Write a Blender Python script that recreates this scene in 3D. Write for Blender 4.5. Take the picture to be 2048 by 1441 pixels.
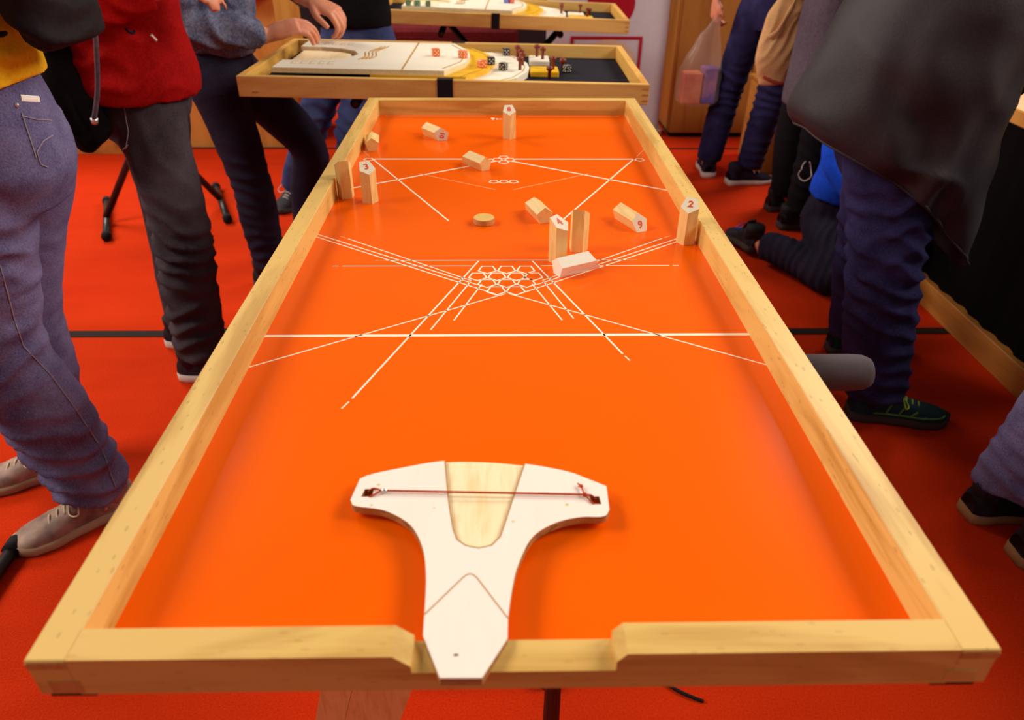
import bpy, math, random
from mathutils import Vector, Matrix, noise
from mathutils.bvhtree import BVHTree
random.seed(7)
for _o in list(bpy.data.objects): bpy.data.objects.remove(_o)
C = bpy.context.scene.collection
V = Vector
PI = math.pi

# ------------------------------------------------------------------ camera, world, lamps, exposure
def setup_camera():
    pit, yaw, rol = 0.567777, 0.022002, 0.007371
    cp, sp, c, s = math.cos(pit), math.sin(pit), math.cos(yaw), math.sin(yaw)
    fw = V((s*cp, c*cp, -sp)); rt = V((c, -s, 0)); up = rt.cross(fw)
    cr, sr = math.cos(rol), math.sin(rol)
    r2 = rt*cr + up*sr; u2 = up*cr - rt*sr
    cam = bpy.data.cameras.new('camera'); o = bpy.data.objects.new('camera', cam); C.objects.link(o)
    o.matrix_world = Matrix(((r2.x, u2.x, -fw.x, -0.0145), (r2.y, u2.y, -fw.y, -0.3537), (r2.z, u2.z, -fw.z, 1.3939), (0, 0, 0, 1)))
    cam.sensor_fit = 'HORIZONTAL'; cam.sensor_width = 36; cam.lens = 1475.08/2048*36
    cam.clip_start = 0.02; cam.clip_end = 60
    cam.dof.use_dof = True; cam.dof.focus_distance = 1.22; cam.dof.aperture_fstop = 5.2
    bpy.context.scene.camera = o
setup_camera()
sc = bpy.context.scene
sc.view_settings.view_transform = 'Standard'; sc.view_settings.look = 'None'
sc.view_settings.gamma = 1.0; sc.view_settings.use_curve_mapping = False
sc.view_settings.exposure = 0.0
w = bpy.data.worlds.new('hall'); sc.world = w; w.use_nodes = True
w.node_tree.nodes['Background'].inputs[0].default_value = (1.0, 0.90, 0.80, 1)
w.node_tree.nodes['Background'].inputs[1].default_value = 0.19
def lamp(name, loc, target, power, sx, sy, col=(1.0, 0.92, 0.79)):
    l = bpy.data.lights.new(name, 'AREA'); l.shape = 'RECTANGLE'; l.size = sx; l.size_y = sy; l.energy = power; l.color = col
    o = bpy.data.objects.new(name, l); C.objects.link(o); o.location = loc
    d = V(target) - V(loc); o.rotation_euler = d.to_track_quat('-Z', 'Y').to_euler()
for _n, _x, _y, _p in (('left', -4.4, .9, 195), ('right', 4.4, .8, 195), ('far_left', -4.0, 5.4, 235), ('far_right', 4.0, 5.4, 215)):
    lamp('hall_lamp_'+_n, (_x, _y, 4.0), (0, 1.2 if _y < 2 else 2.4, .8), _p, 2.0, 2.0)

# ------------------------------------------------------------------ materials
def S(r, g, b):
    f = lambda c: (c/255/12.92) if c/255 <= .04045 else ((c/255+.055)/1.055)**2.4
    return (f(r), f(g), f(b), 1)
def newmat(name):
    m = bpy.data.materials.new(name); m.use_nodes = True
    nt = m.node_tree; return m, nt, nt.nodes['Principled BSDF']
def fabric(name, c1, c2=None, scale=60, rough=0.9, bump=0.15, spec=0.2, big=3.0, bigmix=0.5, bscale=None):
    m, nt, b = newmat(name); N = nt.nodes; L = nt.links
    c2 = c2 or tuple(x*0.75 for x in c1[:3])+(1,)
    tc = N.new('ShaderNodeTexCoord')
    n1 = N.new('ShaderNodeTexNoise'); n1.inputs['Scale'].default_value = scale; n1.inputs['Detail'].default_value = 4
    n2 = N.new('ShaderNodeTexNoise'); n2.inputs['Scale'].default_value = big; n2.inputs['Detail'].default_value = 5
    L.new(tc.outputs['Object'], n1.inputs['Vector']); L.new(tc.outputs['Object'], n2.inputs['Vector'])
    mx = N.new('ShaderNodeMix'); mx.data_type = 'FLOAT'; mx.inputs[0].default_value = bigmix
    L.new(n1.outputs['Fac'], mx.inputs[2]); L.new(n2.outputs['Fac'], mx.inputs[3])
    r = N.new('ShaderNodeValToRGB'); r.color_ramp.elements[0].position = .35; r.color_ramp.elements[1].position = .65
    r.color_ramp.elements[0].color = c2; r.color_ramp.elements[1].color = c1
    L.new(mx.outputs[0], r.inputs[0]); L.new(r.outputs[0], b.inputs['Base Color'])
    b.inputs['Roughness'].default_value = rough; b.inputs['Specular IOR Level'].default_value = spec
    if bump:
        bn = N.new('ShaderNodeBump'); bn.inputs['Strength'].default_value = bump; bn.inputs['Distance'].default_value = .004
        if bscale:
            n3 = N.new('ShaderNodeTexNoise'); n3.inputs['Scale'].default_value = bscale; n3.inputs['Detail'].default_value = 3
            L.new(tc.outputs['Object'], n3.inputs['Vector']); L.new(n3.outputs['Fac'], bn.inputs['Height'])
        else: L.new(n1.outputs['Fac'], bn.inputs['Height'])
        L.new(bn.outputs[0], b.inputs['Normal'])
    return m
def wood(name, c1, c2, axis=1, ring=9, rough=.45, fleck=0.0, contrast=1.0):
    """beech-like wood; grain runs along the given object axis"""
    m, nt, b = newmat(name); N = nt.nodes; L = nt.links
    tc = N.new('ShaderNodeTexCoord'); mp = N.new('ShaderNodeMapping'); s = [ring, ring, ring]; s[axis] = ring*.16
    mp.inputs['Scale'].default_value = s; L.new(tc.outputs['Object'], mp.inputs['Vector'])
    n = N.new('ShaderNodeTexNoise'); n.inputs['Scale'].default_value = 2.2; n.inputs['Detail'].default_value = 3; n.inputs['Distortion'].default_value = .8
    L.new(mp.outputs[0], n.inputs['Vector'])
    mu = N.new('ShaderNodeMath'); mu.operation = 'MULTIPLY'; mu.inputs[1].default_value = 11; L.new(n.outputs['Fac'], mu.inputs[0])
    sn = N.new('ShaderNodeMath'); sn.operation = 'SINE'; L.new(mu.outputs[0], sn.inputs[0])
    mp2 = N.new('ShaderNodeMapping'); s2 = [260, 260, 260]; s2[axis] = 9; mp2.inputs['Scale'].default_value = s2; L.new(tc.outputs['Object'], mp2.inputs['Vector'])
    n2 = N.new('ShaderNodeTexNoise'); n2.inputs['Scale'].default_value = 1; n2.inputs['Detail'].default_value = 2; L.new(mp2.outputs[0], n2.inputs['Vector'])
    ad = N.new('ShaderNodeMath'); ad.operation = 'MULTIPLY_ADD'; ad.inputs[1].default_value = .22*contrast; ad.inputs[2].default_value = .25; L.new(sn.outputs[0], ad.inputs[0])
    ad2 = N.new('ShaderNodeMath'); ad2.operation = 'MULTIPLY_ADD'; ad2.inputs[1].default_value = .5; L.new(n2.outputs['Fac'], ad2.inputs[0]); L.new(ad.outputs[0], ad2.inputs[2])
    r = N.new('ShaderNodeValToRGB'); r.color_ramp.elements[0].position = .2; r.color_ramp.elements[1].position = .8
    r.color_ramp.elements[0].color = c1; r.color_ramp.elements[1].color = c2
    L.new(ad2.outputs[0], r.inputs[0]); out = r.outputs[0]
    if fleck:
        mp3 = N.new('ShaderNodeMapping'); s3 = [110, 110, 110]; s3[axis] = 45; mp3.inputs['Scale'].default_value = s3; L.new(tc.outputs['Object'], mp3.inputs['Vector'])
        n3 = N.new('ShaderNodeTexVoronoi'); n3.inputs['Scale'].default_value = 1; L.new(mp3.outputs[0], n3.inputs['Vector'])
        lt = N.new('ShaderNodeMath'); lt.operation = 'LESS_THAN'; lt.inputs[1].default_value = .17; L.new(n3.outputs['Distance'], lt.inputs[0])
        ml = N.new('ShaderNodeMath'); ml.operation = 'MULTIPLY'; ml.inputs[1].default_value = fleck; L.new(lt.outputs[0], ml.inputs[0])
        mx = N.new('ShaderNodeMix'); mx.data_type = 'RGBA'; mx.inputs[7].default_value = tuple(x*.55 for x in c2[:3])+(1,)
        L.new(ml.outputs[0], mx.inputs[0]); L.new(out, mx.inputs[6]); out = mx.outputs[2]
    L.new(out, b.inputs['Base Color']); b.inputs['Roughness'].default_value = rough; b.inputs['Specular IOR Level'].default_value = .3
    return m
def plain(name, c, rough=.5, spec=.4, metal=0, var=.06, scale=25):
    m, nt, b = newmat(name); N = nt.nodes; L = nt.links
    tc = N.new('ShaderNodeTexCoord'); n = N.new('ShaderNodeTexNoise'); n.inputs['Scale'].default_value = scale; n.inputs['Detail'].default_value = 4
    L.new(tc.outputs['Object'], n.inputs['Vector'])
    r = N.new('ShaderNodeValToRGB'); r.color_ramp.elements[0].position = .3; r.color_ramp.elements[1].position = .7
    r.color_ramp.elements[0].color = tuple(x*(1-var) for x in c[:3])+(1,); r.color_ramp.elements[1].color = c
    L.new(n.outputs['Fac'], r.inputs[0]); L.new(r.outputs[0], b.inputs['Base Color'])
    b.inputs['Roughness'].default_value = rough; b.inputs['Specular IOR Level'].default_value = spec; b.inputs['Metallic'].default_value = metal
    return m
M = {}
BE1, BE2 = S(224, 182, 104), S(196, 148, 74)
M['beech_y'] = wood('beech lengthwise', BE1, BE2, 1, 7, .42, .38, 1.9)
M['beech_x'] = wood('beech crosswise', BE1, BE2, 0, 7, .42, .2, 1.9)
M['beech_z'] = wood('pale pin wood', S(242, 208, 140), S(226, 182, 108), 2, 30, .5, 0)
M['litpin'] = wood('light-whitened pin wood', S(252, 244, 230), S(250, 236, 216), 2, 30, .5, 0, .5)  # pin wood whitened in its colour for bright light on the top facet
M['beech_end'] = wood('beech end grain', S(212, 150, 88), S(180, 118, 62), 2, 40, .6, 0)
M['tray_x'] = wood('tray beech', S(236, 188, 108), S(212, 154, 78), 0, 7, .45, .2)
M['tray_y'] = wood('tray beech side', S(230, 176, 88), S(206, 142, 62), 1, 7, .45, .2)
M['cab'] = wood('cabinet veneer', S(205, 142, 66), S(180, 112, 44), 2, 4, .5, 0)
M['cab2'] = wood('brown cabinet veneer', S(166, 106, 44), S(138, 82, 30), 2, 4, .5, 0)
M['cabd'] = wood('counter plinth veneer', S(190, 122, 55), S(150, 90, 36), 1, 4, .5, 0)
M['birch'] = wood('white birch plywood', S(246, 230, 222), S(244, 224, 212), 1, 14, .5, 0, .5)
M['birch_in'] = wood('bare birch', S(250, 228, 188), S(240, 208, 156), 1, 40, .5, 0)
M['ply_edge'] = wood('plywood edge', S(190, 140, 85), S(130, 84, 44), 0, 60, .7, 0)
M['scorch'] = plain('engraved brown', S(186, 138, 70), .8, .1)
M['knot'] = plain('pale knot', S(222, 188, 130), .6, .2)
M['orange'] = plain('orange lacquer', (0.93, 0.118, 0.0, 1), .17, .16, 0, .03, 6)
M['print'] = plain('cream print', S(255, 238, 215), .45, .3)
M['faint'] = plain('worn cream print', S(255, 170, 112), .45, .3)
M['numred'] = plain('red numeral paint', S(226, 84, 48), .5, .3)
M['numface'] = wood('pale pin end', S(240, 226, 205), S(232, 210, 180), 2, 40, .55, 0, .4)
M['cord'] = fabric('orange red cord', S(205, 82, 25), S(170, 50, 15), 400, .7, .2)
M['metal'] = plain('bright crimp', S(215, 212, 208), .3, .5, .8)
M['black'] = plain('black steel tube', S(32, 28, 30), .4, .4)
M['rubber'] = plain('black rubber', S(26, 22, 26), .8, .2)
M['foam'] = plain('grey foam sleeve', S(82, 72, 76), .85, .15)
M['carpet'] = fabric('red exhibition carpet', (0.68, 0.040, 0.004, 1), (0.50, 0.022, 0.003, 1), 220, .95, .5, .05, 1.6, .45)
_nt = M['carpet'].node_tree; _b = _nt.nodes['Principled BSDF']; _tc = _nt.nodes.new('ShaderNodeTexCoord'); _mp = _nt.nodes.new('ShaderNodeMapping'); _mp.inputs['Scale'].default_value = (.9, 3.2, 1)
_n = _nt.nodes.new('ShaderNodeTexNoise'); _n.inputs['Scale'].default_value = 1.3; _n.inputs['Detail'].default_value = 2; _bp = _nt.nodes.new('ShaderNodeBump'); _bp.inputs['Strength'].default_value = .8; _bp.inputs['Distance'].default_value = .06
_nt.links.new(_tc.outputs['Object'], _mp.inputs['Vector']); _nt.links.new(_mp.outputs[0], _n.inputs['Vector']); _nt.links.new(_n.outputs['Fac'], _bp.inputs['Height'])
_old = _b.inputs['Normal'].links[0].from_node; _nt.links.new(_bp.outputs[0], _old.inputs['Normal'])
M['tape'] = plain('dark carpet joint tape', S(48, 34, 30), .8, .1)
M['felt'] = fabric('black felt', S(46, 42, 50), S(30, 28, 36), 300, .95, .3, .05)
M['strap'] = fabric('black webbing', S(30, 20, 30), None, 200, .8, .2)
M['yellow'] = wood('yellow stained wood', S(242, 190, 40), S(226, 160, 16), 0, 12, .45, 0)
M['creamboard'] = wood('cream game board', S(246, 236, 220), S(240, 226, 204), 0, 8, .5, 0, .5)
M['brown'] = plain('brown peg lacquer', S(134, 52, 32), .35, .4)
M['die_orange'] = plain('orange die', S(244, 116, 14), .3, .4); M['die_black'] = plain('black die', S(40, 38, 36), .3, .4)
M['die_green'] = plain('green die', S(50, 110, 50), .3, .4); M['die_blue'] = plain('blue die', S(80, 90, 200), .3, .4); M['die_red'] = plain('red die', S(214, 60, 40), .3, .4)
M['white'] = plain('white paint', S(240, 232, 225), .5, .3)
M['banner'] = plain('white banner fabric', S(206, 196, 206), .8, .1)
M['bred'] = plain('crimson banner print', S(176, 26, 44), .8, .1); M['bpeach'] = plain('peach banner print', S(222, 190, 165), .8, .1)
M['darkwall'] = plain('dark hall wall', S(40, 30, 34), .9, .1)
M['blackcloth'] = fabric('black table skirt', S(16, 11, 12), S(11, 7, 8), 90, .95, .1, .05)
M['skin'] = fabric('skin', S(222, 148, 116), S(206, 124, 94), 14, .55, .04, .35)
M['hair'] = fabric('dark brown hair', S(48, 34, 26), S(28, 20, 16), 150, .6, .5)
M['eye'] = plain('eye white', S(235, 230, 225), .2, .5)

# ------------------------------------------------------------------ mesh builder
class MB:
    def __init__(s): s.v = []; s.f = []
    def add(s, v, f):
        o = len(s.v); s.v += [V(p) for p in v]; s.f += [tuple(i+o for i in q) for q in f]; return s
    def box(s, x0, x1, y0, y1, z0, z1):
        return s.add([(x0,y0,z0),(x1,y0,z0),(x1,y1,z0),(x0,y1,z0),(x0,y0,z1),(x1,y0,z1),(x1,y1,z1),(x0,y1,z1)],
                     [(3,2,1,0),(4,5,6,7),(0,1,5,4),(1,2,6,5),(2,3,7,6),(3,0,4,7)])
    def bbox(s, x0, x1, y0, y1, z0, z1, b=.0015):
        """box with a small chamfer on all edges"""
        import bmesh
        bm = bmesh.new(); t = MB().box(x0,x1,y0,y1,z0,z1)
        vs = [bm.verts.new(p) for p in t.v]; [bm.faces.new([vs[i] for i in q]) for q in t.f]
        bmesh.ops.bevel(bm, geom=list(bm.edges), offset=b, segments=1, affect='EDGES')
        bm.verts.index_update(); s.add([v.co.copy() for v in bm.verts], [tuple(v.index for v in f.verts) for f in bm.faces]); bm.free(); return s
    def prism(s, pts, z0, z1):
        n = len(pts); zb = z0 if callable(z0) else (lambda x, y: z0); zt = z1 if callable(z1) else (lambda x, y: z1)
        a = sum(pts[i][0]*pts[(i+1) % n][1]-pts[(i+1) % n][0]*pts[i][1] for i in range(n))
        if a < 0: pts = pts[::-1]
        v = [(x, y, zb(x, y)) for x, y in pts]+[(x, y, zt(x, y)) for x, y in pts]
        return s.add(v, [tuple(range(n))[::-1], tuple(range(n, 2*n))]+[(i, (i+1) % n, n+(i+1) % n, n+i) for i in range(n)])
    def tube(s, path, radii, n=12, side=(0, 0, 1), sub=1, cap=True):
        P = [V(p) for p in path]; R = [(r, r) if not isinstance(r, (tuple, list)) else r for r in (radii if isinstance(radii, (list, tuple)) and len(radii) == len(P) else [radii]*len(P))]
        if sub > 1:
            P2, R2 = [], []
            for i in range(len(P)-1):
                p0, p1, p2, p3 = P[max(i-1, 0)], P[i], P[i+1], P[min(i+2, len(P)-1)]
                for k in range(sub):
                    t = k/sub
                    P2.append(.5*((2*p1)+(p2-p0)*t+(2*p0-5*p1+4*p2-p3)*t*t+(3*p1-p0-3*p2+p3)*t**3))
                    e = t*t*(3-2*t); R2.append((R[i][0]*(1-e)+R[i+1][0]*e, R[i][1]*(1-e)+R[i+1][1]*e))
            P2.append(P[-1]); R2.append(R[-1]); P, R = P2, R2
        vs = []; side = V(side)
        for i, p in enumerate(P):
            t = (P[min(i+1, len(P)-1)]-P[max(i-1, 0)]).normalized()
            a = side-t*side.dot(t)
            if a.length < 1e-3: a = V((1, 0, 0))-t*t.x
            if a.length < 1e-3: a = V((0, 1, 0))-t*t.y
            a.normalize(); b = t.cross(a)
            for k in range(n):
                c = 2*PI*k/n; vs.append(p+a*math.cos(c)*R[i][0]+b*math.sin(c)*R[i][1])
        m = len(P); fs = [(i*n+k, i*n+(k+1) % n, (i+1)*n+(k+1) % n, (i+1)*n+k) for i in range(m-1) for k in range(n)]
        if cap: fs += [tuple(range(n))[::-1], tuple((m-1)*n+k for k in range(n))]
        return s.add(vs, fs)
    def ball(s, c, r, n=12):
        r = r if isinstance(r, (tuple, list)) else (r, r, r); c = V(c); vs = [c+V((0, 0, -r[2]))]; m = n//2
        for i in range(1, m):
            th = -PI/2+PI*i/m
            for k in range(n): vs.append(c+V((r[0]*math.cos(th)*math.cos(2*PI*k/n), r[1]*math.cos(th)*math.sin(2*PI*k/n), r[2]*math.sin(th))))
        vs.append(c+V((0, 0, r[2]))); L = len(vs)-1
        fs = [(0, 1+(k+1) % n, 1+k) for k in range(n)]+[(L, L-n+k, L-n+(k+1) % n) for k in range(n)]
        for i in range(m-2): fs += [(1+i*n+k, 1+i*n+(k+1) % n, 1+(i+1)*n+(k+1) % n, 1+(i+1)*n+k) for k in range(n)]
        return s.add(vs, fs)
ORG = {}
def tag(o, label=None, cat=None, group=None, kind=None):
    for k, v in (('label', label), ('category', cat), ('group', group), ('kind', kind)):
        if v: o[k] = v
    return o
def obj(name, mb, mat, parent=None, org=None, smooth=False, label=None, cat=None, group=None, kind=None, mtx=None):
    """one mesh object. Points are in world space unless a matrix is given or the parent was made with one; org = where a top-level mesh's origin sits"""
    if parent is not None: sh = ORG.get(parent.name, V((0, 0, 0)))
    else: sh = V(org) if org is not None else V((0, 0, 0))
    me = bpy.data.meshes.new(name); me.from_pydata([tuple(p-sh) for p in mb.v], [], mb.f); me.update()
    me.materials.append(M[mat] if isinstance(mat, str) else mat)
    if smooth: me.polygons.foreach_set('use_smooth', [True]*len(me.polygons))
    o = bpy.data.objects.new(name, me); C.objects.link(o)
    if parent is not None: o.parent = parent; ORG[o.name] = sh
    else:
        if mtx is not None: o.matrix_world = mtx; ORG[o.name] = V((0, 0, 0))
        else: o.location = sh; ORG[o.name] = sh
    return tag(o, label, cat, group, kind)
def empty(name, loc, label=None, cat=None, group=None, mtx=None, kind=None):
    o = bpy.data.objects.new(name, None); C.objects.link(o); o.empty_display_size = .05
    if mtx is not None: o.matrix_world = mtx; ORG[o.name] = V((0, 0, 0))
    else: o.location = loc; ORG[o.name] = V(loc)
    return tag(o, label, cat, group, kind)

# ------------------------------------------------------------------ the setting
f = obj('floor', MB().box(-7, 7, -3, 9, -.02, 0), 'carpet', org=(0, 2, 0), kind='structure')
for k, (y, hw) in enumerate(((2.02, .022), (4.34, .010))):
    obj('trim_%d' % (k+1), MB().box(-7, 7, y-hw, y+hw, 0.0, .003), 'tape', org=(0, y, 0), kind='structure')
obj('wall_back', MB().box(-7, 7, 7.0, 7.1, 0, 3.2), 'darkwall', org=(0, 7, 0), kind='structure')

# ------------------------------------------------------------------ main game table
RZ = .90; FZ = RZ-.040; HB = RZ-.042
LT = 1.7936; HW = .375; WS = .0314; WE = .0287
tb = empty('game_table', (0, LT/2, 0), 'long beech framed game table with orange playing field', 'table')
def rail_y(x0, x1):
    return MB().bbox(x0, x1, 0, LT, HB, RZ, .0012)
obj('side_rail', rail_y(-HW, -HW+WS), 'beech_y', tb)
obj('side_rail', rail_y(HW-WS, HW), 'beech_y', tb)
obj('end_rail', MB().bbox(-HW+WS, HW-WS, LT-WE, LT, HB, RZ, .001), 'beech_x', tb)
# front rail with the chamfered notch for the catapult handle
xi = HW-WS
prof = [(-xi, HB), (xi, HB), (xi, RZ), (.084, RZ), (.0762, RZ-.0095), (.0762, RZ-.020), (-.083, RZ-.020), (-.083, RZ-.0125), (-.097, RZ), (-xi, RZ)]
n = len(prof)
mb = MB().add([(x, 0, z) for x, z in prof]+[(x, WE, z) for x, z in prof], [tuple(range(n)), tuple(range(n, 2*n))[::-1]]+[(i, n+i, n+(i+1) % n, (i+1) % n) for i in range(n)])
obj('front_rail', mb, 'beech_x', tb)
for s in (-1, 1):   # tongues of the corner joints, proud of the rail ends by half a millimetre
    x0, x1 = (-HW+WS-.021, -HW+WS+.004) if s < 0 else (HW-WS-.004, HW-WS+.021)
    obj('joint_tongue', MB().box(x0, x1, -.0006, .004, RZ-.040, RZ-.025), 'beech_end' if s < 0 else 'beech_x', tb)
    obj('joint_groove', MB().box(min(s*HW, s*(HW-WS)), max(s*HW, s*(HW-WS)), -.0003, .003, RZ-.0105, RZ-.0035), 'beech_end', tb)
    xa, xb = sorted((s*.3335, s*.369)); obj('corner_pad', MB().box(xa, xb, .002, .05, HB-.005, HB), 'rubber', tb)
field = obj('playfield', MB().box(-HW+WS-.004, HW-WS+.004, .004, LT-.004, FZ-.0015, FZ), 'orange', tb)
def strip(p, q, wd, mat='print', z=FZ+.00025):
    p, q = V((p[0], p[1], 0)), V((q[0], q[1], 0)); d = (q-p).normalized(); nn = V((-d.y, d.x, 0))*wd/2
    mb = MB().prism([tuple((p+nn).xy), tuple((p-nn).xy), tuple((q-nn).xy), tuple((q+nn).xy)], FZ-.0004, z)
    obj('printed_line', mb, mat, field)
strip((-.3436, .5486), (.3436, .5486), .0062)
for s in (-1, 1):
    strip((s*.327, 1.753), (s*.045, 1.751), .0025, 'faint')
    strip((s*.305, 1.361), (s*.0265, 1.361), .0050)
    strip((s*.3436, 1.4365), (s*.318, 1.3835), .0022, 'faint')
    strip((s*.305, 1.3585), (s*.108, .978), .0032)
    strip((s*.019, 1.345), (s*.3436, 1.148), .0048)
    strip((s*.188, 1.255), (s*.019, 1.152), .0023, 'faint')
    strip((s*.022, .8005), (s*.205, .8005), .0022); strip((s*.205, .8005), (s*.224, .8005), .0015, 'faint')
    strip((0, .8005), (s*.022, .8005), .0022)
    strip((s*.0575, .7775), (s*.275, .778), .0021); strip((s*.281, .778), (s*.291, .778), .0018)
    strip((s*.0575, .7225), (s*.285, .893), .0022); strip((s*.288, .895), (s*.302, .9055), .0018, 'faint')
    strip((s*.0475, .7075), (s*.3436, .9135), .0024)
    strip((s*.014, .672), (s*.3436, .9015), .0024)
    strip((s*.059, .7185), (s*(.1115 if s < 0 else .097), .565 if s < 0 else .597), .0022)
    strip((s*.0405, .7095), (s*.0795, .592), .0022)
    strip((s*.0025, .6762), (s*.3436, .4683), .0022)
strip((-.0475, .797), (-.196, .396), .0026); strip((-.199, .389), (-.2055, .3746), .0018)
strip((.0445, .797), (.1555, .497), .0026); strip((.1575, .492), (.1628, .480), .0018)
def pent(cx, cy, wdt, ln, cut=None):
    """outline pentagon, flat edge far, tip near; cx, cy = centre of its widest line"""
    R = wdt/1.902; c0 = cy-R*.309
    mb = MB()
    for ro, ri in ((R, R-ln/.809),):
        o_ = [(cx+ro*math.cos(-PI/2+2*PI*k/5), c0+ro*math.sin(-PI/2+2*PI*k/5)) for k in range(5)]
        i_ = [(cx+ri*math.cos(-PI/2+2*PI*k/5), c0+ri*math.sin(-PI/2+2*PI*k/5)) for k in range(5)]
        z = FZ+.0003
        mb.add([(x, y, z) for x, y in o_]+[(x, y, z) for x, y in i_]+[(x, y, FZ-.0003) for x, y in o_], [(k, (k+1) % 5, 5+(k+1) % 5, 5+k) for k in range(5)]+[(10+k, 10+(k+1) % 5, (k+1) % 5, k) for k in range(5)])
    obj('printed_pentagon', mb, 'print', field)
for row, yw in ((( -.0322, -.0, .0318), .7687), ((-.0475, -.016, .0155, .0438), .7428), ((-.032, -.0005, .0312), .7183), ((-.0172, .0135), .6923)):
    for x in row: pent(x, yw, .0325, .0027)
for x, y in ((0, 1.379), (-.0145, 1.361), (.0145, 1.361), (0, 1.343)): pent(x, y, .0262, .0028)
for x in (-.0225, -.001, .0205): pent(x, 1.206, .0225, .0026)
pent(-.3155, 1.362, .025, .0030); pent(.3195, 1.360, .025, .0030)
# small trophy mark and blurred badge at the far edge
z = FZ+.0003
obj('printed_trophy', MB().prism([(-.0325, 1.7325), (-.0205, 1.7325), (-.0222, 1.7225), (-.0245, 1.7185), (-.0245, 1.7145), (-.0222, 1.711), (-.0302, 1.711), (-.0280, 1.7145), (-.0280, 1.7185), (-.0305, 1.7225)], FZ-.0003, z), 'print', field)
obj('printed_badge', MB().prism([(-.0150+.0030*math.cos(a*PI/6), 1.720+.0062*math.sin(a*PI/6)) for a in range(12)], FZ-.0003, z), 'print', field)
obj('printed_badge', MB().prism([(-.0108, 1.7145), (-.0020, 1.7145), (-.0020, 1.7255), (-.0108, 1.7255)], FZ-.0003, z), 'faint', field)

# ------------------------------------------------------------------ pins, disc
PR = .0171; PHA, PHB = .0597, .0782
def pin_h(y): return PHA+(y+PR)*(PHB-PHA)/(PR*1.809)
def text_mesh(txt, size):
    cu = bpy.data.curves.new('t', 'FONT'); cu.body = txt; cu.size = size; cu.align_x = 'CENTER'; cu.align_y = 'CENTER'; cu.extrude = .0003; cu.offset = .0004; cu.resolution_u = 3
    o = bpy.data.objects.new('t', cu); C.objects.link(o); dg = bpy.context.evaluated_depsgraph_get()
    me = bpy.data.meshes.new_from_object(o.evaluated_get(dg)); bpy.data.objects.remove(o); bpy.data.curves.remove(cu)
    mb = MB().add([v.co.copy() for v in me.vertices], [tuple(p.vertices) for p in me.polygons]); bpy.data.meshes.remove(me); return mb
def pin(label, x, y, rot, num=None, lie=None, roll=0, bm='beech_z'):
    """standing: rot = turn of the low apex from facing the viewer; lying: lie = direction of the numbered end, roll = which side is up"""
    pts = [(PR*math.cos(-PI/2+2*PI*k/5), PR*math.sin(-PI/2+2*PI*k/5)) for k in range(5)]
    if lie is None:
        mtx = Matrix.Translation((x, y, FZ)) @ Matrix.Rotation(rot, 4, 'Z')
    else:
        # axis +Z of the pin laid along direction lie, resting on one side
        mtx = Matrix.Translation((x, y, FZ+PR*.809+.0002)) @ Matrix.Rotation(lie, 4, 'Z') @ Matrix.Rotation(PI/2, 4, 'Y') @ Matrix.Rotation(-PI/2+roll, 4, 'Z') @ Matrix.Translation((0, 0, -.035))
    r = empty('wooden_pin', None, label, 'game pin', 'numbered pentagonal pins on the orange table', mtx=mtx)
    obj('pin_body', MB().prism(pts, .0, lambda a, b: pin_h(b)), bm, r)
    top = [(a*.985, b*.985) for a, b in pts]
    obj('end_face', MB().prism(top, lambda a, b: pin_h(b)-.0006, lambda a, b: pin_h(b)+.0002), 'numface', r)
    if num:
        t = text_mesh(num, .0195 if len(num) == 1 else .0155); sl = math.atan((PHB-PHA)/(PR*1.809)); rm = Matrix.Rotation(sl, 4, 'X')
        t.v = [rm @ (v+V((0, 0, .0003)))+V((0, .001, pin_h(.001)+.0002)) for v in t.v]
        obj('numeral', t, 'numred', r, label='red painted numeral '+num)
    return r
D = math.radians
pin('pale wooden pin numbered 8 standing near the far end of the orange table', .0153, 1.5375, D(6), '8')
pin('pale wooden pin numbered 3 standing near the left rail', -.2729, 1.0832, D(24), '3')
pin('wooden pin standing against the left rail with its top turned away', -.3245, 1.110, D(197), None)
pin('wooden pin numbered 4 standing behind the lying white-topped pin', .0885, .7960, D(50), '4')
pin('wooden pin standing to the right of pin 4 with its top turned away', .1268, .8445, D(165), None)
pin('wooden pin numbered 2 standing by the right rail', .3235, .8760, D(-22), '2')
pin('wooden pin numbered 10 lying near the far left of the orange field', -.175, 1.5420, 0, '10', D(-54), D(72))
pin('wooden pin lying by the far left rail, blank end toward the viewer', -.3195, 1.458, 0, None, D(97), 0)
pin('wooden pin lying just left of the central pentagon cluster', -.0625, 1.305, 0, None, D(128), D(0))
pin('wooden pin lying to the upper left of pin 4, blank end toward the viewer', .0640, .999, 0, None, D(108), 0)
pin('wooden pin numbered 6 lying upside down between pin 4 and pin 2', .2350, .9620, 0, '6', D(-66), 0)
pin('wooden pin lying in front of pin 4, its top side lit white', .1130, .7570, 0, None, D(27), D(0), 'litpin')
dk = empty('wooden_disc', (-.0405, .9683, FZ), 'small round pale wooden disc lying on the orange field', 'disc')
m_ = MB()
dr = [(.0192, 0), (.0200, .0010), (.0200, .0104), (.0192, .0114)]; n = 40
m_.add([(-.0405+r*math.cos(2*PI*k/n), .9683+r*math.sin(2*PI*k/n), FZ+h) for r, h in dr for k in range(n)], [(i*n+k, i*n+(k+1) % n, (i+1)*n+(k+1) % n, (i+1)*n+k) for i in range(3) for k in range(n)]+[tuple(range(n))[::-1]])
obj('disc_side', m_, 'beech_end', dk)
obj('disc_top', MB().add([(-.0405+.0192*math.cos(2*PI*k/n), .9683+.0192*math.sin(2*PI*k/n), FZ+.0114) for k in range(n)], [tuple(range(n))]), 'beech_x', dk)

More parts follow.
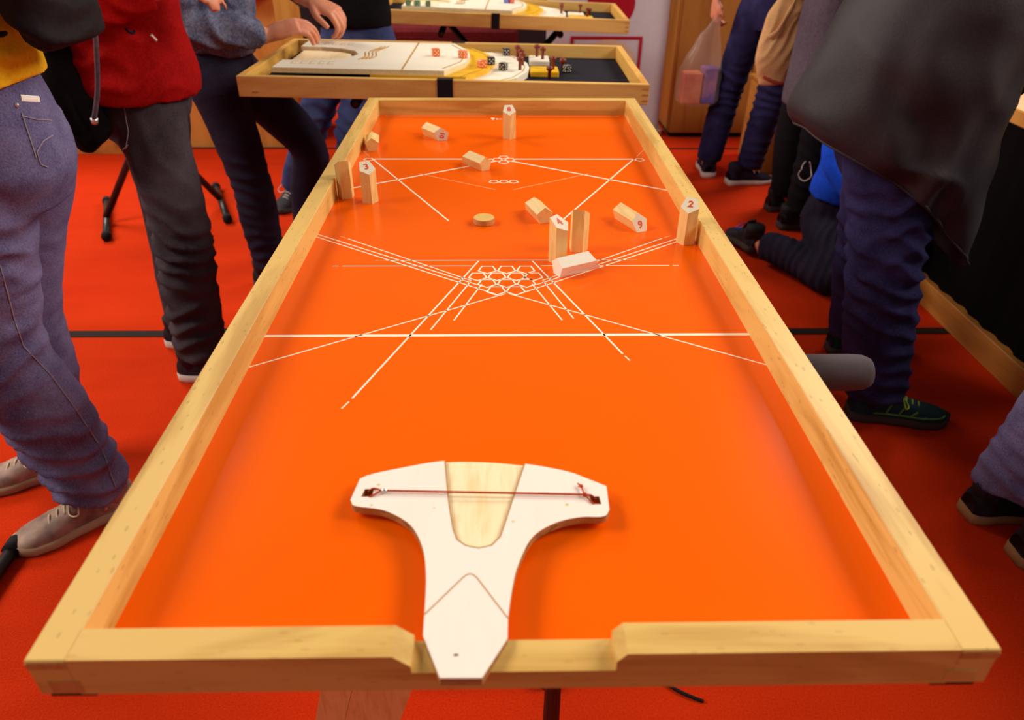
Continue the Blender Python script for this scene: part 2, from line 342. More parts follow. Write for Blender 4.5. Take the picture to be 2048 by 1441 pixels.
# ------------------------------------------------------------------ catapult
sl = empty('catapult_board', (-.035, .1, FZ), 'white plywood slingshot board with orange cord lying in the front notch', 'slingshot')
TK = .009
def st(x, y): return RZ-.012-y*(.016/.24)          # the board leans from the notch down to the field
def smooth_poly(pts, keep, sub=5):
    out = []; n = len(pts)
    for i in range(n):
        p1, p2 = V(pts[i]), V(pts[(i+1) % n])
        if i in keep: out.append(tuple(p1)); continue
        p0, p3 = V(pts[i-1]), V(pts[(i+2) % n])
        for k in range(sub):
            t = k/sub; out.append(tuple(.5*((2*p1)+(p2-p0)*t+(2*p0-5*p1+4*p2-p3)*t*t+(3*p1-p0-3*p2+p3)*t**3)))
    return out
PL = [(-.0600, -.0106), (-.0280, -.0110), (-.0081, .0255), (-.0075, .0448), (-.0035, .078), (.0028, .1080), (.0170, .1430), (.0396, .1622), (.0647, .1706), (.0840, .1708), (.0915, .1740), (.0950, .1813), (.0969, .2182),
      (.0663, .2395), (.0420, .2495), (.0134, .2575), (-.030, .2640), (-.0729, .2640), (-.1180, .2520), (-.1600, .2337), (-.1640, .1998), (-.1610, .1925), (-.1537, .1889), (-.1271, .1826), (-.1003, .1618), (-.0856, .1309), (-.0794, .0962), (-.0772, .060), (-.0762, .0294)]
out = smooth_poly(PL, {0, 1, 2, 10, 11, 12, 19, 20, 27, 28})
HOLES = [[(-.1542, .2040), (-.1522, .2165), (-.1428, .2165), (-.1430, .2040)], [(.0775, .2020), (.0875, .2020), (.0882, .1895), (.0790, .1895)]]
INL = [(-.0729, .2640), (-.0654, .1986), (-.0585, .155), (-.0540, .1405), (-.0455, .1325), (-.0335, .1290), (-.0215, .1325), (-.0135, .1440), (-.0090, .162), (-.0008, .1978), (.0134, .2575)]
import bmesh
def plate(outer, holes, ztop, thick, name, mat, parent, edge=None):
    """flat plate with holes cut through; side walls get the edge material as their own part"""
    bm = bmesh.new(); loops = [outer]+holes; allv = []; edges = []
    for lp in loops:
        vs = [bm.verts.new((x, y, 0)) for x, y in lp]; allv.append(vs)
        edges += [bm.edges.new((vs[i], vs[(i+1) % len(vs)])) for i in range(len(vs))]
    bmesh.ops.triangle_fill(bm, use_beauty=True, edges=edges)
    bm.verts.index_update(); tv = [v.co.copy() for v in bm.verts]; tf = [tuple(v.index for v in f.verts) for f in bm.faces]
    nz = [1 if f.normal.z >= 0 else -1 for f in bm.faces]; bm.free()
    top = MB().add([V((p.x, p.y, ztop(p.x, p.y))) for p in tv], [q if s > 0 else q[::-1] for q, s in zip(tf, nz)])
    top.add([V((p.x, p.y, ztop(p.x, p.y)-thick)) for p in tv], [q[::-1] if s > 0 else q for q, s in zip(tf, nz)])
    ed = MB()
    for j, lp in enumerate(loops):
        k = len(lp); a = sum(lp[i][0]*lp[(i+1) % k][1]-lp[(i+1) % k][0]*lp[i][1] for i in range(k)); l2 = lp if (a > 0) == (j == 0) else lp[::-1]
        ed.add([(x, y, ztop(x, y)-thick) for x, y in l2]+[(x, y, ztop(x, y)) for x, y in l2], [(i, (i+1) % k, k+(i+1) % k, k+i) for i in range(k)])
    if edge: a = obj(name, top, mat, parent); obj('board_edge', ed, edge, parent); return a
    top.add(ed.v, ed.f); return obj(name, top, mat, parent)
# main plate without the recessed channel
ia = out.index((-.0729, .2640)) if (-.0729, .2640) in out else min(range(len(out)), key=lambda i: (V(out[i])-V((-.0729, .2640))).length)
ib = min(range(len(out)), key=lambda i: (V(out[i])-V((.0134, .2575))).length)
main = out[:ib+1]+INL[::-1][1:-1]+out[ia:]
plate(main, HOLES, st, TK, 'board_face', 'birch', sl, 'ply_edge')
chan = out[ib:ia+1]+INL[1:-1]
plate(chan, [], lambda x, y: st(x, y)-.0028, TK-.0028, 'channel', 'birch_in', sl, 'ply_edge')
gp = [(-.0769, .051), (-.047, .0918), (-.0435, .0955), (-.0405, .0968), (-.0375, .0955), (-.0342, .0918), (-.0074, .0459)]
obj('engraved_groove', MB().tube([(x, y, st(x, y)) for x, y in gp], .0006, 6), 'scorch', sl)
obj('engraved_groove', MB().tube([(x*1.0, y, st(x, y)-.0001) for x, y in INL], .0007, 6), 'scorch', sl)
for x, y, r in ((-.1392, .2235, .0016), (-.1416, .191, .0013), (.0536, .1894, .0018), (-.001, .1649, .0014), (-.079, .186, .001)):
    obj('knot', MB().prism([(x+r*1.2*math.cos(a*PI/5), y+r*math.sin(a*PI/5)) for a in range(10)], lambda a, b: st(a, b)-.001, lambda a, b: st(a, b)+.0001), 'knot', sl)
obj('ink_smudge', MB().prism([(-.0487+.0022*math.cos(a*PI/5), .0102+.0012*math.sin(a*PI/5)) for a in range(10)]+[], lambda a, b: st(a, b)-.001, lambda a, b: st(a, b)+.00015), 'foam', sl)
cz = .0028
cd = obj('cord', MB().tube([(-.1318, .2104, st(0, .2104)+cz), (.0708, .2018, st(0, .2018)+cz)], .0011, 8), 'cord', sl, smooth=True)
def lz(x, y, h): return (x, y, st(x, y)+h)
obj('cord_loop', MB().tube([lz(-.1345, .2108, cz), lz(-.1400, .2150, .0015), lz(-.1445, .2160, .0008), lz(-.1490, .2150, -.003)], .0010, 8, sub=3), 'cord', cd, smooth=True)
obj('cord_loop', MB().tube([lz(-.1345, .2102, cz), lz(-.1405, .2062, .0015), lz(-.1440, .2040, .0008), lz(-.1500, .2050, -.003)], .0010, 8, sub=3), 'cord', cd, smooth=True)
obj('crimp', MB().tube([lz(-.1345, .2105, cz), lz(-.1285, .2103, cz)], .0020, 10), 'metal', sl, smooth=True)
obj('cord_loop', MB().tube([lz(.0725, .2016, cz), lz(.0765, .2026, .0015), lz(.0800, .2026, .0006), lz(.0845, .2000, -.003)], .0010, 8, sub=3), 'cord', cd, smooth=True)
obj('cord_loop', MB().tube([lz(.0725, .2012, cz), lz(.0765, .1950, .0015), lz(.0795, .1905, .0006), lz(.0850, .1915, -.003)], .0010, 8, sub=3), 'cord', cd, smooth=True)
obj('cord_knot', MB().ball(lz(.0722, .2012, .0030), (.0026, .0026, .0024), 10), 'cord', cd, smooth=True)
obj('cord_knot', MB().ball(lz(.0702, .2150, .0030), (.0022, .0020, .0020), 10), 'cord', cd, smooth=True)
obj('cord_tail', MB().tube([lz(.0722, .2015, .003), lz(.0710, .2080, .003), lz(.0702, .2150, .003), lz(.0670, .2200, .0025)], .0009, 8, sub=3), 'cord', cd, smooth=True)
obj('cord_tail', MB().tube([lz(.0702, .2150, .003), lz(.0665, .2150, .0025)], .0007, 6), 'cord', cd, smooth=True)

# ------------------------------------------------------------------ stands
def xstand(label, c, ang, foot, up, name='folding_stand', wide=.30, bars=.45, z0=.02, top=None):
    """black X-frame stand: two crossed legs, two floor bars with rubber caps, two upper arms with foam"""
    r = empty(name, (c[0], c[1], 0), label, 'stand'); R = Matrix.Rotation(ang, 3, 'Z')
    P = lambda x, y, z: V((c[0], c[1], 0))+R @ V((x, y, z))
    for s in (-1, 1):
        obj('leg_tube', MB().tube([P(s*foot, s*.02, .03), P(-s*up, s*.02, .80)], .0165, 10), 'black', r, smooth=True)
        fb = obj('floor_bar', MB().tube([P(s*foot, -bars/2, .022), P(s*foot, bars/2, .022)], .0165, 10), 'black', r, smooth=True)
        for t in (-1, 1): obj('rubber_cap', MB().tube([P(s*foot, t*bars/2-.03*t, .0225), P(s*foot, t*(bars/2+.008), .0225)], .022, 10), 'rubber', fb, smooth=True)
        obj('upper_arm', MB().tube([P(-s*up, -bars*.4, .80), P(-s*up, bars*.4, .80)], .0165, 10), 'black', r, smooth=True)
    obj('pivot', MB().tube([P(0, -.045, .03+.77*foot/(foot+up)), P(0, .045, .03+.77*foot/(foot+up))], .02, 12), 'rubber', r, smooth=True)
    return r
r = empty('table_stand', (0, .5, 0), 'black stand under the orange table with a grey foam covered arm', 'stand')
obj('foam_sleeve', MB().tube([(.17, .497, .828), (.475, .497, .828), (.493, .497, .828), (.502, .497, .828), (.505, .497, .828)], [.026, .026, .0245, .0205, .012], 24), 'foam', r, smooth=True)
obj('arm_tube', MB().tube([(-.30, .497, .828), (.17, .497, .828)], .016, 12), 'black', r, smooth=True)
obj('post', MB().tube([(.083, .462, .0), (.083, .462, .80), (.082, .497, .828)], .0165, 14), 'black', r, smooth=True)
obj('floor_bar', MB().tube([(-.20, .60, .018), (.36, .60, .018)], .016, 10), 'black', r, smooth=True)
obj('floor_bar', MB().tube([(-.20, 1.35, .018), (.36, 1.35, .018)], .016, 10), 'black', r, smooth=True)
obj('long_bar', MB().tube([(.082, .56, .018), (.082, 1.35, .018)], .016, 10), 'black', r, smooth=True)
obj('post', MB().tube([(.082, 1.33, .02), (.082, 1.30, .832)], .0155, 12), 'black', r, smooth=True)
obj('arm_tube', MB().tube([(-.30, 1.30, .838), (.33, 1.30, .838)], .016, 12), 'black', r, smooth=True)
r = empty('trestle_leg', (-.2, .5, 0), 'pale sloping wooden trestle leg under the front of the orange table', 'trestle')
for f0, f1, dy in ((0, .34, .0), (.345, 1, .004)):
    xb0, xb1, xt0, xt1 = [a+(b-a)*t for a, b in ((-.372, -.252), (-.176, .006)) for t in (f0, f1)]
    q = [(xb0, .345+dy, 0), (xb1, .345+dy, 0), (xb1, .375+dy, 0), (xb0, .375+dy, 0), (xt0, .345+dy, HB-.002), (xt1, .345+dy, HB-.002), (xt1, .375+dy, HB-.002), (xt0, .375+dy, HB-.002)]
    obj('leg_board', MB().add(q, [(3, 2, 1, 0), (4, 5, 6, 7), (0, 1, 5, 4), (1, 2, 6, 5), (2, 3, 7, 6), (3, 0, 4, 7)]), 'beech_z', r)
obj('floor_cable', MB().tube([(.40, .53, .004), (.375, .54, .006), (.343, .56, .005), (.30, .60, .004), (.26, .68, .004)], .0035, 8, sub=4), 'rubber', org=(.34, .56, 0), smooth=True, label='short black cable on the carpet under the front rail', cat='cable')
xstand('black folding stand whose floor bar ends at the beige sneaker', (-1.70, .735, 0), D(2), .50, .30, bars=.42)
xstand('black folding stand on the carpet behind the person in red', (-1.689, 3.221, 0), D(23.5), .269, .22, bars=.52)

# ------------------------------------------------------------------ game trays with boards, pegs, dice
def tray_matrix(x, y, a, t, u):
    e1 = V((math.cos(a)*math.cos(t), math.sin(a)*math.cos(t), -math.sin(t))); e2 = V((-math.sin(a)*math.cos(u), math.cos(a)*math.cos(u), math.sin(u)))
    n_ = e1.cross(e2).normalized(); e2 = n_.cross(e1)
    return Matrix(((e1.x, e2.x, n_.x, x), (e1.y, e2.y, n_.y, y), (e1.z, e2.z, n_.z, RZ), (0, 0, 0, 1)))
TL, TD, TH = 1.2927, .7155, .0622
def make_tray(mtx, label, strapu):
    t = empty('game_tray', None, label, 'game tray', 'beech game trays behind the orange table', mtx=mtx); g = .024
    obj('long_rail', MB().bbox(0, TL, 0, g, -TH, 0, .0015), 'tray_x', t); obj('long_rail', MB().bbox(0, TL, TD-g, TD, -TH, 0, .0015), 'tray_x', t)
    obj('short_rail', MB().bbox(0, g, g, TD-g, -TH, 0, .0015), 'tray_y', t); obj('short_rail', MB().bbox(TL-g, TL, g, TD-g, -TH, 0, .0015), 'tray_y', t)
    obj('felt_bottom', MB().box(g-.004, TL-g+.004, g-.004, TD-g+.004, -.058, -.0455), 'felt', t)
    for k in range(3): obj('joint_finger', MB().box(TL-.022, TL-.0015, -.0006, .003, -.0125-.018*k-.004, -.0125-.018*k+.002), 'beech_end', t)
    obj('wood_knot', MB().prism([(.055+.011*math.cos(a*PI/6), .0015*math.sin(a*PI/6)) for a in range(12)], -.048, -.045), 'beech_end', t)
    s0, s1 = strapu
    obj('strap', MB().box(s0, s1, -.0025, 0, -.066, .0025).box(s0, s1, 0, g+.002, .0004, .0028).box(s0, s1, -.0025, TD+.0025, -.066, -.0632).box(s0, s1, TD, TD+.0025, -.066, .0025).box(s0, s1, TD-g, TD, .0004, .0028), 'strap', t)
    return t
MT2 = tray_matrix(-.8278, 2.0729, -.0188, .014, -.0059); MT3 = tray_matrix(-.6537, 3.6192, -.0364, .0323, -.0114)
make_tray(MT2, 'beech game tray directly behind the orange table with black strap', (.626, .675))
make_tray(MT3, 'far beech game tray at the top edge beside the white banner', (.615, .655))
def board_set(mt, du, which):
    T = lambda u, v, w: mt @ Matrix.Translation((u, v, w))
    near = 'nearer' if which == 0 else 'far'
    # top board: angled right end, curved bite cut out of the left end
    o_ = [(.084, .105), (.64, .105), (.70, .25), (.712, .365), (.70, .48), (.64, .625), (.084, .625), (.084, .495), (.16, .495), (.235, .475), (.295, .43), (.318, .365), (.295, .30), (.235, .258), (.16, .238), (.084, .238)]
    b = empty('game_board', None, 'long cream board with angled end on the %s tray' % near, 'game board', mtx=T(du, 0, 0))
    bd = plate([(x, y) for x, y in o_], [], lambda x, y: .008, .016, 'board_face', 'creamboard', b, 'birch_in')
    obj('scored_line', MB().box(.500, .506, .107, .623, .006, .0085), 'scorch', bd)
    for pts in ([(.645, .14), (.695, .26), (.705, .365)], [(.705, .365), (.695, .47), (.645, .59)]):
        obj('edge_groove', MB().tube([(x-.012, y, .0082) for x, y in pts], .0018, 6), 'scorch', bd)
    for k in range(4):    # wavy emblem
        obj('wavy_emblem', MB().tube([(.335+.012*k+.010*math.sin(j*.9)+.02*j/9, .265+.028*j+.004*k, .0083) for j in range(10) if not (k == 0 and j > 5)], .0022, 6), 'scorch', bd)
    for v0, sgn in ((.175, 1), (.545, 1)):
        for k in range(5): obj('engraved_mark', MB().box(.125+.03*k, .147+.03*k, v0, v0+.006, .006, .0084).box(.125+.03*k, .129+.03*k, v0, v0+.045, .006, .0084).box(.125+.03*k, .145+.03*k, v0+.04, v0+.045, .006, .0084), 'knot', bd)
    obj('pale_stop', MB().prism([(.10, .26), (.16, .258), (.235, .275), (.28, .31), (.295, .365), (.28, .42), (.235, .455), (.16, .472), (.10, .47)], -.02, -.002), 'birch_in', b)
    y_ = [(.40, .10), (.71, .10), (.775, .22), (.80, .365), (.775, .51), (.71, .63), (.40, .63)]
    yb = empty('yellow_step', None, 'yellow stained step board under the cream board on the %s tray' % near, 'game board', mtx=T(du, 0, 0))
    plate(y_, [], lambda x, y: -.0085, .014, 'step_face', 'yellow', yb)
    obj('edge_groove', MB().tube([(x-.018, y, -.0085) for x, y in y_[1:6]], .0016, 6), 'scorch', yb)
    w_ = [(.45, .09), (.80, .09), (.875, .17), (.915, .29), (.922, .365), (.915, .44), (.875, .56), (.80, .64), (.45, .64)]
    wb = empty('white_step', None, 'white rounded step board under the yellow one on the %s tray' % near, 'game board', mtx=T(du, 0, 0))
    plate(w_, [], lambda x, y: -.023, .022, 'step_face', 'creamboard', wb)
    obj('edge_groove', MB().tube([(x-.016, y, -.0228) for x, y in w_[1:8]], .0015, 6), 'scorch', wb)
    if which == 0:
        bl = ((.925, .50, 1.0, .61, 'creamboard', 'cream'), (.925, .30, 1.025, .40, 'yellow', 'yellow'))
    else: bl = ((.935, .36, 1.02, .46, 'creamboard', 'cream'), (.935, .24, 1.06, .33, 'yellow', 'yellow'))
    for x0, y0, x1, y1, mm, cn in bl:
        k = obj('wooden_block', MB().bbox(-(x1-x0)/2, (x1-x0)/2, -(y1-y0)/2, (y1-y0)/2, 0, .020, .003), mm, mtx=T(du+(x0+x1)/2, (y0+y1)/2, -.0453), label='%s rectangular block beside the pegs on the %s tray' % (cn, near), cat='block')
    peg = MB().tube([(0, 0, 0), (0, 0, .027), (0, 0, .032), (0, 0, .041), (0, 0, .0425)], [.0058, .0058, .0115, .0115, .008], 10)
    pegs = ((.881, .545, -.023), (.893, .47, -.023), (.898, .40, -.023), (.888, .31, -.023), (.955, .585, -.0253), (.975, .535, -.0253), (1.005, .345, -.0253), (1.045, .43, -.0453), (.99, .275, -.0453)) if which == 0 else ((.90, .43, -.023), (.895, .35, -.023), (1.0, .44, -.0253), (1.03, .29, -.0253), (1.055, .47, -.0453))
    names = (('back of the white step', 'second from the back on the white step', 'third from the back on the white step', 'front of the white step', 'back of the cream block', 'front of the cream block', 'top of the yellow block', 'felt behind the yellow block', 'felt in front of the yellow block') if which == 0
             else ('back of the white step', 'front of the white step', 'top of the cream block', 'top of the yellow block', 'felt behind the cream block'))
    for (u, v, w_), nm in zip(pegs, names):
        obj('peg', peg, 'brown', mtx=T(du+u, v, w_), smooth=True, label='brown wooden peg on the %s tray, %s' % (near, nm), cat='peg', group='brown pegs on the %s tray' % near)
    if which == 0:
        dice = ((.591, .36, .008, 'orange', 'die_orange', 'orange die in the middle of the cream board end', 20), (.688, .335, .008, 'orange', 'die_orange', 'orange die at the tip of the cream board', 50), (.757, .262, -.0085, 'orange', 'die_orange', 'orange die on the yellow step board', 35),
                (.786, .318, -.0085, 'b', 'die_black', 'black die at the edge of the yellow step board', 12), (.83, .30, -.023, 'b', 'die_black', 'black die in front on the white step board', 60), (.838, .585, -.023, 'b', 'die_black', 'black die at the back of the white step board', 10), (1.06, .40, -.0453, 'b', 'die_black', 'black die on the felt right of the pegs', 33))
    else:
        dice = ((.115, .125, .008, 'g', 'die_green', 'leftmost green die on the far tray', 15), (.160, .125, .008, 'g', 'die_green', 'middle green die on the far tray', 40), (.215, .125, .008, 'g', 'die_green', 'rightmost green die on the far tray', 5),
                (.60, .42, .008, 'bl', 'die_blue', 'blue die on the far cream board', 10), (.628, .42, .008, 'r', 'die_red', 'red die next to the blue die on the far board', 25))
    for u, v, w_, _, mm, lab, rz in dice:
        e_ = empty('die', None, lab, 'die', 'dice on the trays', mtx=T(du+u, v, w_+.0002) @ Matrix.Rotation(D(rz), 4, 'Z'))
        h = .0125; obj('cube', MB().bbox(-h, h, -h, h, 0, 2*h, .0016), mm, e_)
        pm = MB()
        for a, b_ in ((-.006, -.006), (.006, .006), (0, 0), (-.006, .006), (.006, -.006)):
            pm.prism([(a+.0024*math.cos(k*PI/3), b_+.0024*math.sin(k*PI/3)) for k in range(6)], 2*h-.0002, 2*h+.0002)
            for rot in range(4):
                c_, s_ = math.cos(rot*PI/2), math.sin(rot*PI/2); q = [V((a+.0024*math.cos(k*PI/3), -h-.0002, h+b_+.0024*math.sin(k*PI/3))) for k in range(6)]
                pm.add([(p.x*c_-p.y*s_, p.x*s_+p.y*c_, p.z) for p in q], [tuple(range(6))])
        obj('pips', pm, 'white', e_)
board_set(MT2, 0, 0); board_set(MT3, .075, 1)
# stands carrying the trays
def tray_stand(mt, label, top):
    c = mt @ V((TL/2, TD/2, 0)); r = empty('tray_stand', (c.x, c.y, 0), label, 'stand', 'stands under the trays')
    for s in (-1, 1):
        y = c.y+s*.17
        obj('leg_tube', MB().tube([(c.x+s*.38, y, .03), (c.x-s*.30, y, top-.02)], .0165, 10), 'black', r, smooth=True)
        obj('upper_arm', MB().tube([(c.x-s*.30, c.y-.30, top-.02), (c.x-s*.30, c.y+.30, top-.02)], .0165, 10), 'black', r, smooth=True)
        obj('floor_bar', MB().tube([(c.x+s*.38, c.y-.25, .02), (c.x+s*.38, c.y+.25, .02)], .0165, 10), 'black', r, smooth=True)
    obj('pivot', MB().tube([(c.x+.04, c.y-.18, .46), (c.x+.04, c.y+.18, .46)], .014, 10), 'black', r, smooth=True)
    obj('clamp', MB().bbox(c.x-.03, c.x+.04, c.y+.37, c.y+.40, .76, .86, .004), 'foam', r)
tray_stand(MT2, 'black X-frame stand carrying the nearer game tray', .826); tray_stand(MT3, 'black X-frame stand carrying the far game tray', .80)

# ------------------------------------------------------------------ cabinets, counter, banner
cb = empty('wooden_cabinet', (-2.0, 4.6, 0), 'light wooden display cabinet behind the people on the left', 'cabinet')
for k, (x0, x1) in enumerate(((-3.4, -2.75), (-2.745, -2.29), (-2.285, -1.80), (-1.795, -1.30))):
    yf = 4.235 if k < 2 else 4.36
    obj('front_panel', MB().bbox(x0, x1, yf, yf+.03, .0, .88, .003), 'cab', cb)
obj('plinth', MB().bbox(-3.4, -2.29, 4.215, 4.235, 0, .10, .002), 'cabd', cb)
obj('side_panel', MB().bbox(-2.32, -2.29, 4.265, 4.95, 0, .88, .003), 'cab', cb)
obj('carcass', MB().box(-3.4, -1.30, 4.39, 4.95, 0, .87), 'cab', cb); obj('top', MB().bbox(-3.42, -1.28, 4.22, 4.97, .88, .91, .003), 'cab', cb)
cb = empty('wooden_cabinet', (1.5, 4.8, 0), 'tall brown wooden cabinet beside the white banner', 'cabinet')
obj('front_panel', MB().bbox(1.135, 1.62, 4.60, 4.625, .03, 1.6, .003), 'cab2', cb); obj('front_panel', MB().bbox(1.625, 2.30, 4.60, 4.625, .03, 1.6, .003), 'cab2', cb)
obj('carcass', MB().box(1.13, 2.32, 4.625, 5.1, .03, 1.6), 'cab2', cb); obj('plinth', MB().box(1.14, 2.30, 4.62, 5.0, 0, .03), 'rubber', cb); obj('top', MB().bbox(1.125, 2.33, 4.59, 5.11, 1.6, 1.63, .003), 'cab2', cb)
cb = empty('wooden_crate', (1.62, 3.9, 0), 'low reddish wooden box behind the legs in the right background', 'box')
for y in (3.86, 4.22): obj('panel', MB().bbox(1.50, 2.0, y, y+.02, 0, .46, .003), 'cab2', cb)
for x in (1.50, 1.98): obj('panel', MB().bbox(x, x+.02, 3.88, 4.22, 0, .46, .003), 'cabd', cb)
obj('lid', MB().bbox(1.49, 2.01, 3.85, 4.25, .46, .48, .003), 'cab2', cb)
ct = empty('display_counter', (2.0, 2.3, 0), 'long black skirted counter with wooden plinth on the right', 'counter')
obj('plinth', MB().bbox(1.677, 2.4, .35, 3.5, 0, .10, .003), 'cabd', ct)
mb = MB(); N_ = 120; vs = []
for k in range(N_+1):
    y = .37+3.1*k/N_; a = .006*math.sin(k*1.7)+.004*math.sin(k*.61)
    vs += [(1.702+a, y, .10), (1.702+a*.3, y, .752)]
mb.add(vs, [(2*k, 2*k+1, 2*k+3, 2*k+2) for k in range(N_)]); obj('skirt', mb, 'blackcloth', ct, smooth=True)
obj('body', MB().box(1.72, 2.38, .38, 3.46, .10, .75), 'blackcloth', ct); obj('worktop', MB().bbox(1.685, 2.42, .33, 3.52, .752, .800, .004), 'cab', ct)
bn = empty('banner', (.7, 4.75, 0), 'white roll-up banner with crimson circle and frame', 'banner')
obj('sheet', MB().add([(.30, 4.70, .03), (1.075, 4.70, .03), (1.065, 4.72, 1.5), (.30, 4.72, 1.5), (.30, 4.704, .03), (1.075, 4.704, .03), (1.065, 4.724, 1.5), (.30, 4.724, 1.5)], [(0, 1, 2, 3), (7, 6, 5, 4), (0, 4, 5, 1), (1, 5, 6, 2), (2, 6, 7, 3), (3, 7, 4, 0)]), 'banner', bn)
obj('base', MB().bbox(.28, 1.10, 4.66, 4.78, 0, .035, .006), 'metal', bn); obj('top_bar', MB().bbox(.29, 1.08, 4.705, 4.735, 1.5, 1.53, .004), 'metal', bn)
yb = 4.698
def frame(x0, x1, z0, z1, t, mat):
    m = MB()
    for a, b, c, d in ((x0, x1, z0, z0+t), (x0, x1, z1-t, z1), (x0, x0+t, z0+t, z1-t), (x1-t, x1, z0+t, z1-t)): m.box(a, b, yb-.001+.013*(c-.03), yb+.003+.013*(d-.03), c, d)
    return m
obj('printed_frame', frame(.455, .915, .27, .61, .018, 'bred'), 'bred', bn)
def disc(x, z, r): return MB().add([(x+r*math.cos(k*PI/16), yb+.0136*(z+r*math.sin(k*PI/16)-.03)-.0004, z+r*math.sin(k*PI/16)) for k in range(32)], [tuple(range(32))[::-1]])
obj('printed_circle', disc(.70, .40, .195), 'bpeach', bn); obj('printed_circle', disc(.70, .80, .15), 'bred', bn)
M['darkred'] = fabric('dark red cloth', S(110, 22, 26), S(70, 10, 14), 60)
bx = empty('draped_box', (-.35, 4.85, 0), 'low display box draped in dark red cloth beyond the far tray', 'box')
obj('drape', MB().bbox(-.85, .12, 4.65, 5.1, .0, .66, .02), 'darkred', bx); obj('hem', MB().bbox(-.86, .13, 4.64, 5.11, 0, .05, .008), 'darkred', bx)
#PEOPLE
# ------------------------------------------------------------------ people
def union(mb, voxel, smooth=4):
    """fuse overlapping closed shapes into one continuous surface"""
    me = bpy.data.meshes.new('u'); me.from_pydata([tuple(p) for p in mb.v], [], mb.f); me.update()
    o = bpy.data.objects.new('u', me); C.objects.link(o)
    r = o.modifiers.new('r', 'REMESH'); r.mode = 'VOXEL'; r.voxel_size = voxel; r.adaptivity = 0
    if smooth:
        s = o.modifiers.new('s', 'SMOOTH'); s.factor = .5; s.iterations = smooth
    dg = bpy.context.evaluated_depsgraph_get(); em = bpy.data.meshes.new_from_object(o.evaluated_get(dg))
    bpy.data.objects.remove(o); bpy.data.meshes.remove(me)
    return em
def finish(em, wr, base, seed):
    """fold and crease the cloth: wr = (centre, radius, depth, direction across the folds, wavelength)"""
    n = len(em.vertices); nor = [v.normal.copy() for v in em.vertices]
    for i, v in enumerate(em.vertices):
        p = v.co; d = 0
        if base:
            q = p*7+V((seed, 0, 0)); d += base*noise.noise(q)
            q2 = V((p.x*10, p.y*10, p.z*26+seed+3*noise.noise(p*6))); d += base*.55*noise.noise(q2)
        for c, rad, amp, dr, wl in wr:
            e = (p-V(c)).length/rad
            if e < 1.6:
                k = p.dot(V(dr))/wl*2*PI+4.0*noise.noise(p*9+V((0, seed, 0)))
                d += amp*math.exp(-e*e*1.6)*(1-abs(math.sin(k/2))*2)*(.6+.8*abs(noise.noise(p*11)))
        v.co = p+nor[i]*d
    return em
def emesh(name, em, mat, parent):
    sh = ORG[parent.name]; em.transform(Matrix.Translation(-sh)); em.name = name
    em.materials.clear(); em.materials.append(M[mat] if isinstance(mat, str) else mat)
    em.polygons.foreach_set('use_smooth', [True]*len(em.polygons))
    o = bpy.data.objects.new(name, em); C.objects.link(o); o.parent = parent; ORG[o.name] = sh
    return o
def cloth(name, mb, mat, parent, voxel=.009, smooth=5, wr=(), base=.003, seed=0.0):
    em = finish(union(mb, voxel, smooth), wr, base, seed); bv = BVHTree.FromPolygons([v.co.copy() for v in em.vertices], [tuple(p.vertices) for p in em.polygons])
    return emesh(name, em, mat, parent), bv
def on_surface(bv, pts, out, lift=.0015):
    """drop points onto a garment, seen from direction out"""
    r = []; pts = [V(p) for p in pts]
    if len(pts) > 2: pts = [pts[i].lerp(pts[i+1], k/6) for i in range(len(pts)-1) for k in range(6)]+[pts[-1]]
    for p in pts:
        p = V(p); d = V(out).normalized(); h = bv.ray_cast(p+d*.6, -d)
        r.append(h[0]+d*lift if h[0] is not None else p)
    return r
def hand(mb, wr, d, n, side, curl=(.5, .6, .4), spread=.05, thumb=.7, sc=1.0):
    """palm, four bent fingers and a thumb; d toward the fingers, n = back of the hand, side = toward the thumb"""
    d, n = V(d).normalized(), V(n); n = (n-d*n.dot(d)).normalized(); s = d.cross(n); s = s if s.dot(V(side)) > 0 else -s
    w_ = V(wr); L = .088*sc
    mb.tube([w_-d*.05*sc, w_, w_+d*L*.35, w_+d*L*.75, w_+d*(L+.006)], [(.027*sc, .021*sc), (.028*sc, .020*sc), (.037*sc, .020*sc), (.042*sc, .016*sc), (.040*sc, .011*sc)], 16, side=s, sub=3)
    for k, (off, ln) in enumerate(((.030, .92), (.0105, 1.0), (-.0095, .95), (-.0285, .78))):
        p = w_+d*(L*(1.0-.05*abs(k-1)))+s*off*sc; a = 0; fd = (d+s*spread*(1.5-k)).normalized(); pts = [p-fd*.02*sc, p]; q = p
        for seg, cu in zip((.046, .029, .023), curl):
            a += cu; dd = fd*math.cos(a)-n*math.sin(a); q = q+dd*seg*ln*sc; pts.append(q)
        mb.tube(pts, [.0088*sc, .0094*sc, .0088*sc, .0080*sc, .0064*sc], 10, side=s, sub=3)
    p = w_+d*L*.22+s*.026*sc; t1 = (d*.75+s*.65-n*.35*thumb).normalized(); t2 = (d*.95+s*.12-n*.5*thumb).normalized()
    mb.tube([p-t1*.018*sc, p+t1*.022*sc, p+t1*.044*sc, p+t1*.044*sc+t2*.030*sc, p+t1*.044*sc+t2*.052*sc], [.0125*sc, .0125*sc, .0105*sc, .0098*sc, .0070*sc], 10, side=n, sub=3)
